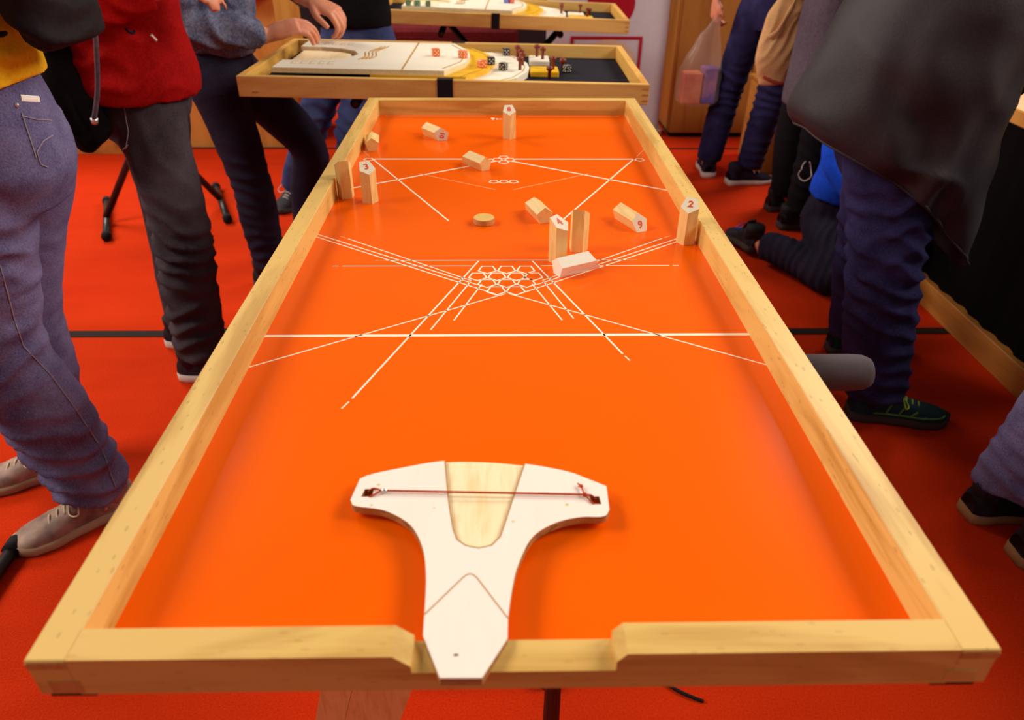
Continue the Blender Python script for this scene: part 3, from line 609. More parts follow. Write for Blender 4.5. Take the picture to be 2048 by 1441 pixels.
def head(mb, neck, fwd, top):
    """neck, skull, jaw, nose and ears"""
    f_ = V((math.cos(fwd), math.sin(fwd), 0)); l_ = V((-f_.y, f_.x, 0)); t = V(top); nk = V(neck)
    mb.tube([nk-V((0, 0, .06)), nk+V((0, 0, .05)), t-V((0, 0, .13))], [.062, .056, .058], 14)
    mb.tube([t-V((0, 0, .225))+f_*.045, t-V((0, 0, .20))+f_*.035, t-V((0, 0, .15))+f_*.012, t-V((0, 0, .10)), t-V((0, 0, .05)), t-V((0, 0, .012)), t], [(.025, .030), (.050, .055), (.067, .084), (.074, .096), (.070, .090), (.044, .055), (.012, .014)], 18, side=l_, sub=3)
    c = t-V((0, 0, .13))+f_*.098
    mb.tube([c+V((0, 0, .028))-f_*.012, c+f_*.006, c+f_*.014-V((0, 0, .018)), c-V((0, 0, .026))-f_*.006], [.008, .010, .013, .009], 10)
    mb.tube([t-V((0, 0, .178))+f_*.083-l_*.022, t-V((0, 0, .176))+f_*.092, t-V((0, 0, .178))+f_*.083+l_*.022], .007, 8)
    for s in (-1, 1): mb.ball(t-V((0, 0, .12))+l_*s*.076-f_*.005, (.014, .014, .030), 8)
def shoe(parent, heel, toe, mats, wdt=.052, ht=1.0, lift=0, laces=True, cuff=True):
    """sole, upper, tongue and laces; heel and toe are floor points"""
    h, t = V((heel[0], heel[1], lift)), V((toe[0], toe[1], lift)); L = (t-h).length; d = (t-h).normalized(); l_ = V((-d.y, d.x, 0))
    hw = [(0, .55), (.04, .72), (.12, .80), (.30, .74), (.50, .82), (.70, 1.0), (.84, .92), (.93, .70), (.985, .40), (1.0, .12)]
    zs = [(0, .070), (.04, .088), (.12, .098), (.22, .100), (.34, .104), (.46, .088), (.60, .068), (.74, .056), (.88, .048), (.96, .036), (1.0, .022)]
    def it(tab, x):
        for (a, b), (c, e) in zip(tab, tab[1:]):
            if x <= c: k = (x-a)/(c-a+1e-9); k = k*k*(3-2*k); return b+(e-b)*k
        return tab[-1][1]
    P = lambda x, y, z: h+d*(x*L)+l_*y+V((0, 0, z))
    sole = MB(); n = 26; vs = []
    for k in range(n+1):
        x = k/n; w_ = it(hw, x)*wdt*1.06; zt = .026+.006*(1-x)+.010*max(0, x-.85)/.15; zb = .012*max(0, (x-.86)/.14)**2
        vs += [P(x, -w_*.93, zb), P(x, w_*.93, zb), P(x, w_, zb+.008), P(x, w_*.97, zt), P(x, -w_*.97, zt), P(x, -w_, zb+.008)]
    sole.add(vs, [(6*k+j, 6*k+(j+1) % 6, 6*k+6+(j+1) % 6, 6*k+6+j) for k in range(n) for j in range(6)]+[(5, 4, 3, 2, 1, 0), tuple(6*n+j for j in range(6))])
    up = MB(); vs = []; m = 12
    for k in range(n+1):
        x = .005+.985*k/n; w_ = it(hw, x)*wdt; zt = it(zs, x)*ht; z0 = .022
        for j in range(m+1):
            a = PI*j/m; cx = math.cos(a); sz = math.sin(a)
            vs.append(P(x, w_*math.copysign(abs(cx)**.75, cx), z0+(zt-z0)*sz**.8))
    up.add(vs, [(k*(m+1)+j, (k+1)*(m+1)+j, (k+1)*(m+1)+j+1, k*(m+1)+j+1) for k in range(n) for j in range(m)]+[tuple(range(m+1))[::-1], tuple(n*(m+1)+j for j in range(m+1))])
    if cuff: up.tube([P(.17, 0, .05), P(.16, 0, .10*ht), P(.155, 0, .118*ht)], [(.040, .042), (.041, .044), (.039, .042)], 16, side=l_)
    sr = obj('shoe', up, mats[0], parent, smooth=True); obj('sole', sole, mats[1], sr, smooth=True)
    if laces:
        for k in range(4):
            x = .47+.065*k; zt = it(zs, x)*ht; obj('lace', MB().tube([P(x-.02, -.022, zt-.008), P(x, 0, zt+.003), P(x+.02, .022, zt-.008)], .0028, 6, sub=3), mats[2], sr, smooth=True)
        for s in (-1, 1): obj('lace', MB().tube([P(.47, 0, .092*ht), P(.44, s*.032, .108*ht), P(.47, s*.060, .080*ht), P(.53, s*.034, .072*ht), P(.48, 0, .090*ht)], .0022, 6, sub=4), mats[2], sr, smooth=True)
        obj('tongue', MB().tube([P(.48, 0, .078*ht), P(.38, 0, .105*ht), P(.31, 0, .128*ht)], [(.024, .006), (.027, .007), (.022, .005)], 10, side=l_, sub=3), mats[0], sr, smooth=True)
    return sr
HS = 1.0
def person(label, fwd, pelvis, chest, neck, top, legs, arms, m, waist=None, hem=None, tw=(.165, .125), cw=(.19, .125), lr=(.098, .076, .064), ar=(.062, .052, .044), wl=(), wt=(), seed=0.0, vox=.012, tshirt=.003, lbase=.0035, hems=1.0, headup=True, tv=.009):
    """m: top, trousers, shoe mats; legs: (hip, knee, ankle, heel, toe[, lift]); arms: (shoulder, elbow, wrist, hand dir, back normal, thumb side, curl)"""
    base = V((pelvis[0], pelvis[1], 0)); r = empty('person', base, label, 'person'); f_ = V((math.cos(fwd), math.sin(fwd), 0)); l_ = V((-f_.y, f_.x, 0))
    P, Ch, Nk = V(pelvis), V(chest), V(neck)
    b = MB(); k = .78
    b.tube([P-V((0, 0, .10)), P, P.lerp(Ch, .5), Ch, Ch.lerp(Nk, .6), Nk], [(tw[0]*k*.8, tw[1]*k*.8), (tw[0]*k, tw[1]*k), (tw[0]*k*.9, tw[1]*k*.9), (cw[0]*k, cw[1]*k), (cw[0]*k*.8, cw[1]*k*.7), (.055, .055)], 18, side=l_, sub=2)
    tr = MB(); wz = waist if waist else P.z+.12
    up = (Ch-P).normalized(); W0 = P+up*(wz-P.z)
    tr.tube([P-V((0, 0, .13)), P-V((0, 0, .05)), P+up*.03, W0], [(tw[0]*.80, tw[1]*.78), (tw[0]*1.02, tw[1]*1.05), (tw[0]*1.0, tw[1]*1.0), (tw[0]*.93, tw[1]*.93)], 24, side=l_, sub=3)
    for lg in legs:
        h, kn, an, he, to = [V(q) for q in lg[:5]]; fd = (V((to.x, to.y, 0))-V((he.x, he.y, 0))).normalized()
        thin = .72; b.tube([h, h.lerp(kn, .5), kn, kn.lerp(an, .35), an, V((an.x, an.y, an.z-.05))+fd*.02], [lr[0]*thin, lr[0]*thin*.85, lr[1]*thin*.8, lr[1]*thin*.8, .038, .036], 12, sub=2)
        b.tube([V((he.x, he.y, .05+(lg[5] if len(lg) > 5 else 0)))+fd*.03, V((an.x, an.y, an.z-.03)), V((to.x, to.y, .034+(lg[5] if len(lg) > 5 else 0)))-fd*.11], [.022, .026, .012], 10, sub=2)
        tr.tube([h+(P-h)*.25+V((0, 0, .04)), h-V((0, 0, .03)), h.lerp(kn, .5), kn, kn.lerp(an, .4), kn.lerp(an, .8), an-V((0, 0, .012))], [(lr[0]*1.0, lr[0]*1.05), (lr[0]*1.03, lr[0]*1.08), ((lr[0]+lr[1])/2*1.02,)*2, (lr[1], lr[1]*1.04), (lr[1]*.98, lr[1]*1.02), ((lr[1]+lr[2])/2,)*2, (lr[2], lr[2]*1.05)], 24, side=l_, sub=4)
    tp = MB(); hz = hem if hem else P.z+.02; H0 = P+up*(hz-P.z)
    tp.tube([H0, H0+up*.05, P.lerp(Ch, .55), Ch, Ch.lerp(Nk, .55), Ch.lerp(Nk, .85), Nk+V((0, 0, .0))], [(tw[0]*1.10*hems, tw[1]*1.14*hems), (tw[0]*1.12*hems, tw[1]*1.18*hems), (tw[0]*1.05, tw[1]*1.10), (cw[0], cw[1]), (cw[0]*.96, cw[1]*.85), (.105, .085), (.068, .068)], 26, side=l_, sub=4)
    for a in arms:
        s_, e_, w_ = V(a[0]), V(a[1]), V(a[2])
        b.tube([s_, s_.lerp(e_, .5), e_, e_.lerp(w_, .4), w_], [.046, .042, .036, .036, .025], 12, sub=2)
        fa = (w_-e_).normalized(); sl_ = a[7] if len(a) > 7 else 1.0; we = e_.lerp(w_, sl_)
        tp.tube([Ch.lerp(s_, .55)+V((0, 0, .05)), s_, s_.lerp(e_, .5), e_, e_.lerp(we, .5), we-fa*.01], [ar[0]*1.05, ar[0]*1.12, ar[0], ar[1]*1.06, ar[1], ar[2]], 18, sub=4)
        hand(b, w_+fa*.012, a[3], a[4], a[5], a[6], sc=HS)
    if headup: head(b, Nk, fwd, top)
    emesh('body', union(b, vox, 2 if vox < .006 else 3), m.get('skin', 'skin'), r)
    if headup:
        T = V(top); hb = MB(); hb.tube([T-V((0, 0, .17))-f_*.05, T-V((0, 0, .10))-f_*.025, T-V((0, 0, .04))-f_*.008, T+V((0, 0, .008))-f_*.005, T+V((0, 0, .016))-f_*.005], [(.060, .048), (.080, .080), (.080, .100), (.050, .062), (.01, .012)], 18, side=l_, sub=3)
        cloth('hair', hb, m.get('hair', 'hair'), r, .008, 2, (), .004, seed)
        for s in (-1, 1): obj('eye', MB().ball(T-V((0, 0, .108))+f_*.083+l_*s*.031, .012, 10), 'eye', r, smooth=True)
    tro, tbv = cloth('trousers', tr, m['bottom'], r, .009, 5, wl, lbase, seed+3)
    top_, bv2 = cloth('top', tp, m['top'], r, tv, 5, wt, tshirt, seed+9)
    for lg in legs: shoe(r, lg[3], lg[4], m['shoe'], lift=lg[5] if len(lg) > 5 else 0)
    return r, tro, tbv, top_, bv2

M['denim_p'] = fabric('faded violet denim', S(124, 117, 156), S(74, 68, 106), 260, .9, .2, .1, 9, .6)
M['denim_g'] = fabric('charcoal denim', S(74, 64, 70), S(44, 37, 44), 260, .9, .2, .1, 8, .6)
M['navy'] = fabric('dark navy trousers', S(46, 40, 60), S(26, 22, 38), 200, .9, .15, .1, 8, .5)
M['denim_b'] = fabric('blue denim', S(66, 76, 118), S(40, 46, 84), 260, .9, .2, .1, 8, .6)
M['denim_d'] = fabric('dark indigo denim', S(52, 48, 94), S(24, 19, 46), 260, .9, .2, .1, 8, .6)
M['blacktr'] = fabric('black trousers', S(26, 22, 27), S(16, 13, 17), 200, .9, .15, .1)
M['yellowtee'] = fabric('yellow jersey', S(250, 204, 40), S(232, 172, 26), 90, .9, .1, .1, 7, .4)
M['redtop'] = fabric('red sweatshirt', S(164, 20, 18), S(130, 10, 12), 140, .95, .2, .05, 7, .5)
M['heather'] = fabric('heather blue knit', S(118, 118, 140), S(62, 64, 92), 130, .95, .3, .05, 20, .4)
M['blacktop'] = fabric('black jersey', S(22, 19, 22), None, 100, .95, .1, .05)
M['greycoat'] = fabric('grey violet coat', S(98, 86, 98), S(76, 64, 76), 100, .9, .1, .1)
M['blackcoat'] = fabric('black shell jacket', S(52, 45, 50), S(36, 30, 36), 160, .62, .12, .3, 5, .7)
M['bluetee'] = fabric('bright blue jersey', S(20, 80, 220), S(14, 60, 190), 90, .9, .1)
M['packcloth'] = fabric('black pack fabric', S(34, 28, 33), S(22, 17, 21), 120, .8, .15, .15)
M['sneak_b'] = fabric('taupe leather sneaker', S(182, 148, 132), S(112, 84, 76), 26, .6, .1, .3, 14)
M['sole_b'] = plain('beige sole', S(176, 146, 118), .7, .2); M['lace_b'] = plain('cream lace', S(214, 190, 164), .8, .1)
M['shoe_k'] = fabric('dark shoe', S(42, 36, 42), S(26, 22, 26), 60, .7, .1); M['sole_w'] = plain('white sole', S(208, 190, 182), .6, .2); M['sole_t'] = plain('tan sole', S(164, 124, 84), .7, .2); M['sole_k'] = plain('dark sole', S(70, 58, 56), .8, .2)
M['lace_k'] = plain('dark lace', S(50, 44, 48), .8, .1); M['lace_y'] = plain('lime lace', S(168, 190, 60), .7, .2)
M['teal'] = fabric('teal trail shoe mesh', S(28, 56, 66), S(18, 38, 46), 160, .8, .2)
M['lime'] = plain('green shoe overlay', S(92, 140, 62), .6, .3); M['seam'] = plain('pale seam stitch', S(150, 138, 150), .9, .1)
SN = ('sneak_b', 'sole_b', 'lace_b')

# person in yellow, left foreground, facing left
z_ = (0, 0, 1)
r, tro, bv, _, _ = person('person in yellow shirt and faded violet jeans standing at left', D(196), (-1.015, 1.165, .965), (-1.07, 1.165, 1.28), (-1.14, 1.165, 1.47), (-1.22, 1.165, 1.72),
    [((-1.055, 1.085, .93), (-1.135, 1.075, .52), (-1.040, 1.085, .090), (-.985, 1.135), (-1.217, .948)), ((-1.055, 1.255, .93), (-1.20, 1.27, .52), (-1.238, 1.268, .095), (-1.175, 1.30), (-1.44, 1.17))],
    [((-1.10, .985, 1.40), (-1.17, .93, 1.17), (-1.38, .92, 1.13), (-1, 0, .1), (0, 0, 1), (0, 1, 0), (.3, .4, .3)), ((-1.10, 1.345, 1.40), (-1.17, 1.40, 1.17), (-1.38, 1.36, 1.13), (-1, 0, .1), (0, 0, 1), (0, -1, 0), (.3, .4, .3))],
    dict(top='yellowtee', bottom='denim_p', shoe=SN), waist=1.105, hem=1.060, tw=(.165, .116), cw=(.19, .115), lr=(.106, .096, .076),
    lbase=.005, wl=[((-1.08, 1.0, .17), .20, .018, (.25, 0, 1), .055), ((-1.12, 1.0, .55), .18, .010, (-.5, 0, 1), .075), ((-1.0, 1.0, .80), .18, .007, (.6, 0, 1), .09), ((-1.22, 1.2, .17), .2, .010, (.2, 0, 1), .05)],
    wt=[((-1.0, 1.03, 1.13), .2, .012, (.9, 0, .5), .06)], seed=1.0)
vo = (1.04, -1.35, .79)
obj('side_seam', MB().tube(on_surface(bv, [(-.868, 1.03, 1.066), (-.870, 1.03, 1.026), (-.872, 1.03, .975)], vo), .0014, 6), 'seam', tro)
obj('side_seam', MB().tube(on_surface(bv, [(-1.002, 1.0, .76), (-1.017, 1.0, .635), (-1.021, 1.0, .57), (-.986, 1.0, .494), (-.958, 1.0, .392), (-.932, 1.0, .272), (-.936, 1.0, .158)], vo), .0013, 6), 'seam', tro)
obj('pocket_seam', MB().tube(on_surface(bv, [(-.815, 1.03, 1.039), (-.845, 1.03, 1.015), (-.866, 1.03, .989), (-.867, 1.03, .964), (-.854, 1.03, .961)], vo), .0012, 6), 'seam', tro)
obj('pocket_seam', MB().tube(on_surface(bv, [(-.803, 1.03, 1.075), (-.839, 1.03, 1.062), (-.871, 1.03, 1.059)], vo), .0012, 6), 'seam', tro)
q = on_surface(bv, [(-.873, 1.03, 1.079)], vo)[0]; obj('rivet', MB().ball(q, (.005, .004, .005), 10), 'metal', tro, smooth=True)
q = on_surface(bv, [(-.858, 1.03, 1.098), (-.837, 1.03, 1.104), (-.816, 1.03, 1.112)], vo); obj('label_patch', MB().tube(q, [(.0062, .0016)]*len(q), 8), 'white', tro)
bp = empty('backpack', (-.90, 1.12, 1.05), 'black fabric backpack on the back of the person in yellow', 'backpack')
cloth('pack_body', MB().tube([(-.812, 1.17, 1.143), (-.815, 1.17, 1.155), (-.832, 1.17, 1.19), (-.850, 1.17, 1.25), (-.885, 1.17, 1.40), (-.93, 1.17, 1.49), (-.95, 1.17, 1.52)], [(.10, .022), (.115, .040), (.12, .062), (.12, .068), (.115, .062), (.10, .045), (.06, .03)], 22, side=(0, 1, 0), sub=4), 'packcloth', bp, .008, 3, [((-.85, 1.05, 1.20), .16, .007, (.6, 0, 1), .05)], .004, 2.0)
for y in (1.09, 1.25): obj('shoulder_strap', MB().tube([(-.94, y, 1.49), (-1.04, y, 1.54), (-1.18, y, 1.46), (-1.215, y, 1.30), (-1.16, y-.02, 1.17), (-.90, y, 1.17)], [(.022, .005)]*6, 8, side=(0, 1, 0), sub=4), 'strap', bp, smooth=True)

# person in red
r, tro, bv, tp, bv2 = person('person in red sweatshirt and charcoal jeans standing at left', D(-20), (-1.075, 1.93, .90), (-1.05, 1.92, 1.24), (-1.02, 1.91, 1.45), (-.98, 1.90, 1.72),
    [((-1.04, 1.88, .86), (-.985, 1.785, .50), (-.995, 1.735, .10), (-1.08, 1.74), (-.80, 1.71)), ((-1.075, 2.01, .87), (-1.095, 1.98, .46), (-1.105, 1.95, .10), (-1.205, 1.955), (-.92, 1.93))],
    [((-1.09, 1.73, 1.37), (-1.11, 1.70, 1.145), (-.90, 1.80, 1.165), (1, .1, .02), (0, -.4, 1), (0, .6, .6), (.5, .5, .4)), ((-1.0, 2.10, 1.37), (-1.04, 2.15, 1.20), (-.92, 2.02, 1.32), (1, -.2, .5), (0, 0, 1), (0, -1, 0), (.5, .5, .4))],
    dict(top='redtop', bottom='denim_g', shoe=('shoe_k', 'sole_w', 'lace_k')), waist=.99, hem=.885, tw=(.155, .130), cw=(.19, .14), lr=(.098, .085, .078), ar=(.070, .062, .048), hems=1.13,
    wl=[((-.99, 1.69, .44), .19, .017, (.35, 0, 1), .055), ((-1.0, 1.66, .20), .17, .014, (-.2, 0, 1), .06), ((-1.1, 1.75, .72), .2, .006, (.9, 0, .6), .09)],
    wt=[((-1.05, 1.78, 1.00), .20, .010, (-.25, 0, 1), .075), ((-1.02, 1.72, 1.10), .14, .008, (.5, 0, 1), .06)], seed=4.0)
obj('side_seam', MB().tube(on_surface(bv, [(-1.006, 1.72, .929), (-1.016, 1.72, .843), (-1.04, 1.72, .79), (-1.062, 1.72, .774)], vo), .0012, 6), 'seam', tro)
obj('printed_mark', MB().tube(on_surface(bv2, [(-.891, 1.65, 1.160), (-.886, 1.65, 1.152), (-.878, 1.65, 1.149), (-.870, 1.65, 1.152), (-.865, 1.65, 1.160)], vo), .003, 6), 'navy', tp)
obj('printed_mark', MB().tube(on_surface(bv2, [(-.818, 1.65, 1.16), (-.802, 1.65, 1.150)], vo), .004, 6), 'white', tp)
bg = empty('drawstring_bag', (-1.17, 1.75, .78), 'black drawstring bag with grey cord hanging behind the person in red', 'bag')
cloth('bag_body', MB().tube([(-1.125, 1.735, .785), (-1.135, 1.735, .80), (-1.165, 1.74, .86), (-1.185, 1.745, .94), (-1.185, 1.76, 1.02), (-1.19, 1.78, 1.10), (-1.19, 1.80, 1.16)], [(.03, .035), (.060, .048), (.072, .055), (.055, .052), (.032, .045), (.025, .03), (.02, .02)], 22, side=(1, 0, .3), sub=4), 'blackcloth', bg, .008, 4, [((-1.16, 1.69, .88), .14, .007, (1, 0, .4), .06)], .004, 6.0)
obj('flap', MB().ball((-1.125, 1.69, 1.165), (.040, .03, .070), 16), 'greycoat', bg, smooth=True)
cd = [(-1.005, 1.645, 1.12), (-1.022, 1.65, 1.05), (-1.055, 1.665, .95), (-1.092, 1.675, .87)]
obj('cord', MB().tube(cd, .0062, 10, sub=5), 'greycoat', bg, smooth=True)
obj('eyelet', MB().tube([(-1.093, 1.678, .872), (-1.096, 1.68, .856)], [.010, .008], 12), 'metal', bg, smooth=True)

HS = 1.15
# person in heather knit working at the nearer tray
person('person in heather blue knit placing pieces at the left end of the tray', D(3), (-1.03, 2.50, .88), (-.96, 2.50, 1.22), (-.88, 2.50, 1.42), (-.80, 2.50, 1.68),
    [((-1.02, 2.42, .85), (-.955, 2.40, .46), (-.945, 2.42, .10), (-1.02, 2.43), (-.745, 2.40)), ((-1.02, 2.60, .85), (-.79, 2.68, .50), (-.86, 2.76, .10), (-.93, 2.76), (-.66, 2.76))],
    [((-.95, 2.30, 1.36), (-1.055, 2.24, 1.02), (-.815, 2.41, .968), (1, .25, .28), (-.3, -.45, .85), (.2, .8, .1), (.55, .7, .4)), ((-.90, 2.70, 1.36), (-.86, 2.86, 1.14), (-.715, 2.70, 1.045), (.85, -.25, -.30), (.4, -.3, .8), (-.2, -1, 0), (.7, .95, .6))],
    dict(top='heather', bottom='navy', shoe=('shoe_k', 'sole_k', 'lace_k')), waist=.97, hem=.915, tw=(.150, .120), cw=(.185, .135), lr=(.095, .074, .062), ar=(.066, .058, .046),
    wl=[((-.95, 2.3, .46), .16, .008, (.3, 0, 1), .05), ((-.94, 2.3, .2), .16, .008, (0, 0, 1), .05)],
    wt=[((-.95, 2.3, 1.02), .22, .010, (.8, 0, .6), .07)], seed=8.0, vox=.0042)
HS = 1.0
# person in black top and blue jeans behind the nearer tray
rr = person('person in black top and blue jeans standing behind the nearer tray', D(-80), (-.66, 3.30, .84), (-.65, 3.32, 1.16), (-.65, 3.31, 1.36), (-.65, 3.27, 1.62),
    [((-.74, 3.30, .80), (-.90, 3.27, .44), (-1.07, 3.38, .10), (-1.06, 3.46), (-1.12, 3.20)), ((-.57, 3.30, .80), (-.70, 3.18, .44), (-.72, 3.25, .10), (-.72, 3.33), (-.70, 3.06))],
    [((-.82, 3.30, 1.30), (-.90, 3.36, 1.10), (-.80, 3.20, 1.20), (.3, -.6, .7), (0, 0, 1), (1, 0, 0), (.5, .5, .4)), ((-.48, 3.30, 1.30), (-.40, 3.36, 1.10), (-.50, 3.22, 1.20), (-.2, -.6, .7), (0, 0, 1), (-1, 0, 0), (.5, .5, .4))],
    dict(top='blacktop', bottom='denim_b', shoe=('shoe_k', 'sole_k', 'sole_w')), waist=.93, hem=.865, tw=(.15, .115), lr=(.094, .078, .066), wl=[((-.9, 3.2, .40), .25, .008, (0, 0, 1), .06), ((-.7, 3.1, .5), .25, .008, (.3, 0, 1), .06)], seed=12.0)

# person with the plastic bag, right background
person('person in dark blue jeans holding a plastic bag in the right background', D(10), (1.40, 3.76, .92), (1.42, 3.76, 1.26), (1.43, 3.76, 1.46), (1.45, 3.76, 1.73),
    [((1.335, 3.83, .88), (1.255, 3.84, .48), (1.205, 3.84, .10), (1.20, 3.77), (1.235, 4.04)), ((1.45, 3.70, .88), (1.445, 3.69, .48), (1.395, 3.69, .10), (1.275, 3.67), (1.545, 3.705))],
    [((1.36, 3.94, 1.40), (1.22, 3.97, 1.14), (1.135, 3.88, .935), (-.05, -.15, -1), (-1, -.2, 0), (0, -1, 0), (.7, .9, .6)), ((1.46, 3.56, 1.40), (1.50, 3.48, 1.14), (1.62, 3.48, 1.02), (1, 0, .2), (0, 0, 1), (0, 1, 0), (.4, .5, .4))],
    dict(top='blacktop', bottom='denim_d', shoe=('navy', 'sole_w', 'sole_w')), waist=1.0, hem=.96, tw=(.15, .115), lr=(.094, .078, .066),
    wl=[((1.25, 3.75, .45), .2, .008, (.2, 0, 1), .05), ((1.43, 3.6, .5), .2, .008, (.2, 0, 1), .05), ((1.4, 3.6, .15), .15, .008, (0, 0, 1), .05)], seed=15.0)
m, nt, b_ = newmat('thin clear plastic'); b_.inputs['Base Color'].default_value = S(225, 205, 200); b_.inputs['Roughness'].default_value = .25; b_.inputs['Alpha'].default_value = .16; M['plastic'] = m
M['pk_o'] = fabric('orange printed carton', S(214, 70, 24), S(236, 140, 90), 14, .5, 0, .4, 9, .4); M['pk_b'] = fabric('violet printed carton', S(50, 44, 160), S(190, 120, 150), 16, .5, 0, .4, 12, .5)
pb = empty('plastic_bag', (1.08, 3.80, .41), 'clear plastic bag with colourful cartons held at right back', 'bag')
bm_ = MB(); sec = [(.41, .10, .07, 1.075), (.44, .118, .085, 1.075), (.55, .120, .085, 1.075), (.62, .105, .075, 1.085), (.72, .07, .045, 1.10), (.80, .03, .02, 1.12), (.85, .012, .010, 1.13)]
bm_.tube([(x, 3.80, zz) for zz, a, b1, x in sec], [(a, b1) for zz, a, b1, x in sec], 20, side=(1, 0, 0), sub=3); bm_.v = [p+V((1, .6, 0))*.008*noise.noise(p*18) for p in bm_.v]
obj('film', bm_, 'plastic', pb, smooth=True)
ca = obj('carton', MB().bbox(.985, 1.085, 3.755, 3.845, .418, .575, .004), 'pk_o', pb); ca2 = obj('carton', MB().bbox(1.090, 1.165, 3.760, 3.85, .418, .60, .004), 'pk_b', pb)
M['tan'] = fabric('tan canvas', S(226, 178, 128), S(196, 146, 98), 220, .9, .2, .05, 5, .5); M['gold'] = plain('ochre patch', S(112, 70, 16), .7, .2); M['tanred'] = plain('faded red print', S(170, 70, 52), .8, .1)
tt = empty('tote_bag', (1.32, 3.32, .62), 'tan canvas tote bag with ochre patch hanging in the right background', 'bag')
to_, tbv = cloth('bag_body', MB().tube([(1.315, 3.32, .615), (1.313, 3.32, .635), (1.305, 3.32, .74), (1.32, 3.33, .88), (1.345, 3.34, .98), (1.36, 3.34, 1.04)], [(.065, .03), (.080, .045), (.105, .055), (.100, .045), (.075, .03), (.05, .02)], 22, side=(1, 0, .25), sub=4), 'tan', tt, .008, 3, [((1.32, 3.27, .85), .16, .006, (1, 0, -.5), .05)], .003, 3.0)
q = on_surface(tbv, [(1.235, 3, .745), (1.275, 3, .74), (1.325, 3, .735), (1.30, 3, .69), (1.275, 3, .66), (1.245, 3, .69)], (0, -1, 0), .002); obj('ochre_patch', MB().add(q, [tuple(range(6))]), 'gold', to_)
q = on_surface(tbv, [(1.245, 3, .655), (1.28, 3, .64), (1.315, 3, .630), (1.35, 3, .627)], (0, -1, 0), .0); obj('red_base', MB().tube(q, .008, 8, sub=2), 'tanred', to_, smooth=True)
obj('strap', MB().tube([(1.235, 3.28, .83), (1.27, 3.27, .86), (1.305, 3.28, .93), (1.33, 3.29, 1.0), (1.38, 3.42, 1.20), (1.43, 3.56, 1.43)], [(.010, .004)]*6, 8, sub=4), 'tan', to_, smooth=True)

# person in long grey coat, black trousers
r, tro, bv, _, _ = person('person in long grey coat and black trousers with a white drawstring', D(0), (1.46, 3.14, .80), (1.46, 3.14, 1.16), (1.47, 3.14, 1.38), (1.50, 3.14, 1.65),
    [((1.46, 3.05, .76), (1.47, 3.03, .42), (1.46, 3.03, .10), (1.36, 3.03), (1.635, 3.045)), ((1.46, 3.24, .76), (1.44, 3.26, .42), (1.46, 3.27, .10), (1.375, 3.27), (1.64, 3.29))],
    [((1.45, 2.93, 1.32), (1.43, 2.90, 1.04), (1.60, 2.92, .98), (1, 0, 0), (0, 0, 1), (0, 1, 0), (.4, .5, .4)), ((1.46, 3.35, 1.32), (1.44, 3.38, 1.04), (1.60, 3.36, .98), (1, 0, 0), (0, 0, 1), (0, -1, 0), (.4, .5, .4))],
    dict(top='greycoat', bottom='blacktr', shoe=('shoe_k', 'sole_k', 'lace_k')), waist=.9, hem=.56, tw=(.165, .125), hems=1.0, lr=(.105, .086, .074), wl=[((1.46, 2.95, .3), .25, .008, (.3, 0, 1), .06)], seed=19.0)
obj('drawstring', MB().tube(on_surface(bv, [(1.412+.020*math.sin(a)*(1+.3*math.cos(a)), 2.8, .305-.048*math.cos(a)) for a in [k*PI/8+.1 for k in range(-7, 8)]], (0, -1, 0), .004), .0025, 6), 'sole_w', tro, smooth=True)

# person in black jacket bending over the counter
r, tro, bv, _, _ = person('person in black jacket and indigo jeans bending over the right counter', D(4), (1.06, 1.66, .85), (1.33, 1.70, 1.12), (1.50, 1.72, 1.26), (1.70, 1.73, 1.42),
    [((1.04, 1.575, .82), (1.085, 1.525, .46), (1.150, 1.50, .10), (1.085, 1.505), (1.382, 1.455)), ((1.11, 1.76, .82), (1.185, 1.84, .46), (1.245, 1.875, .10), (1.165, 1.885), (1.45, 1.86))],
    [((1.40, 1.53, 1.20), (1.44, 1.50, .99), (1.74, 1.62, .865), (1, .1, 0), (0, 0, 1), (0, 1, 0), (.25, .3, .2)), ((1.42, 1.90, 1.20), (1.50, 1.96, .98), (1.75, 1.86, .865), (1, -.1, 0), (0, 0, 1), (0, -1, 0), (.25, .3, .2))],
    dict(top='blackcoat', bottom='denim_d', shoe=('teal', 'sole_k', 'lace_y')), waist=.93, hem=.88, tw=(.165, .125), lr=(.112, .100, .088),
    lbase=.006, wl=[((1.09, 1.42, .48), .26, .012, (.45, 0, 1), .06), ((1.14, 1.42, .16), .17, .011, (.2, 0, 1), .055), ((1.16, 1.75, .45), .25, .010, (.4, 0, 1), .06), ((1.06, 1.45, .70), .2, .009, (-.6, 0, 1), .08)], wt=[((1.2, 1.5, 1.0), .25, .01, (1, 0, .3), .08)], seed=23.0)
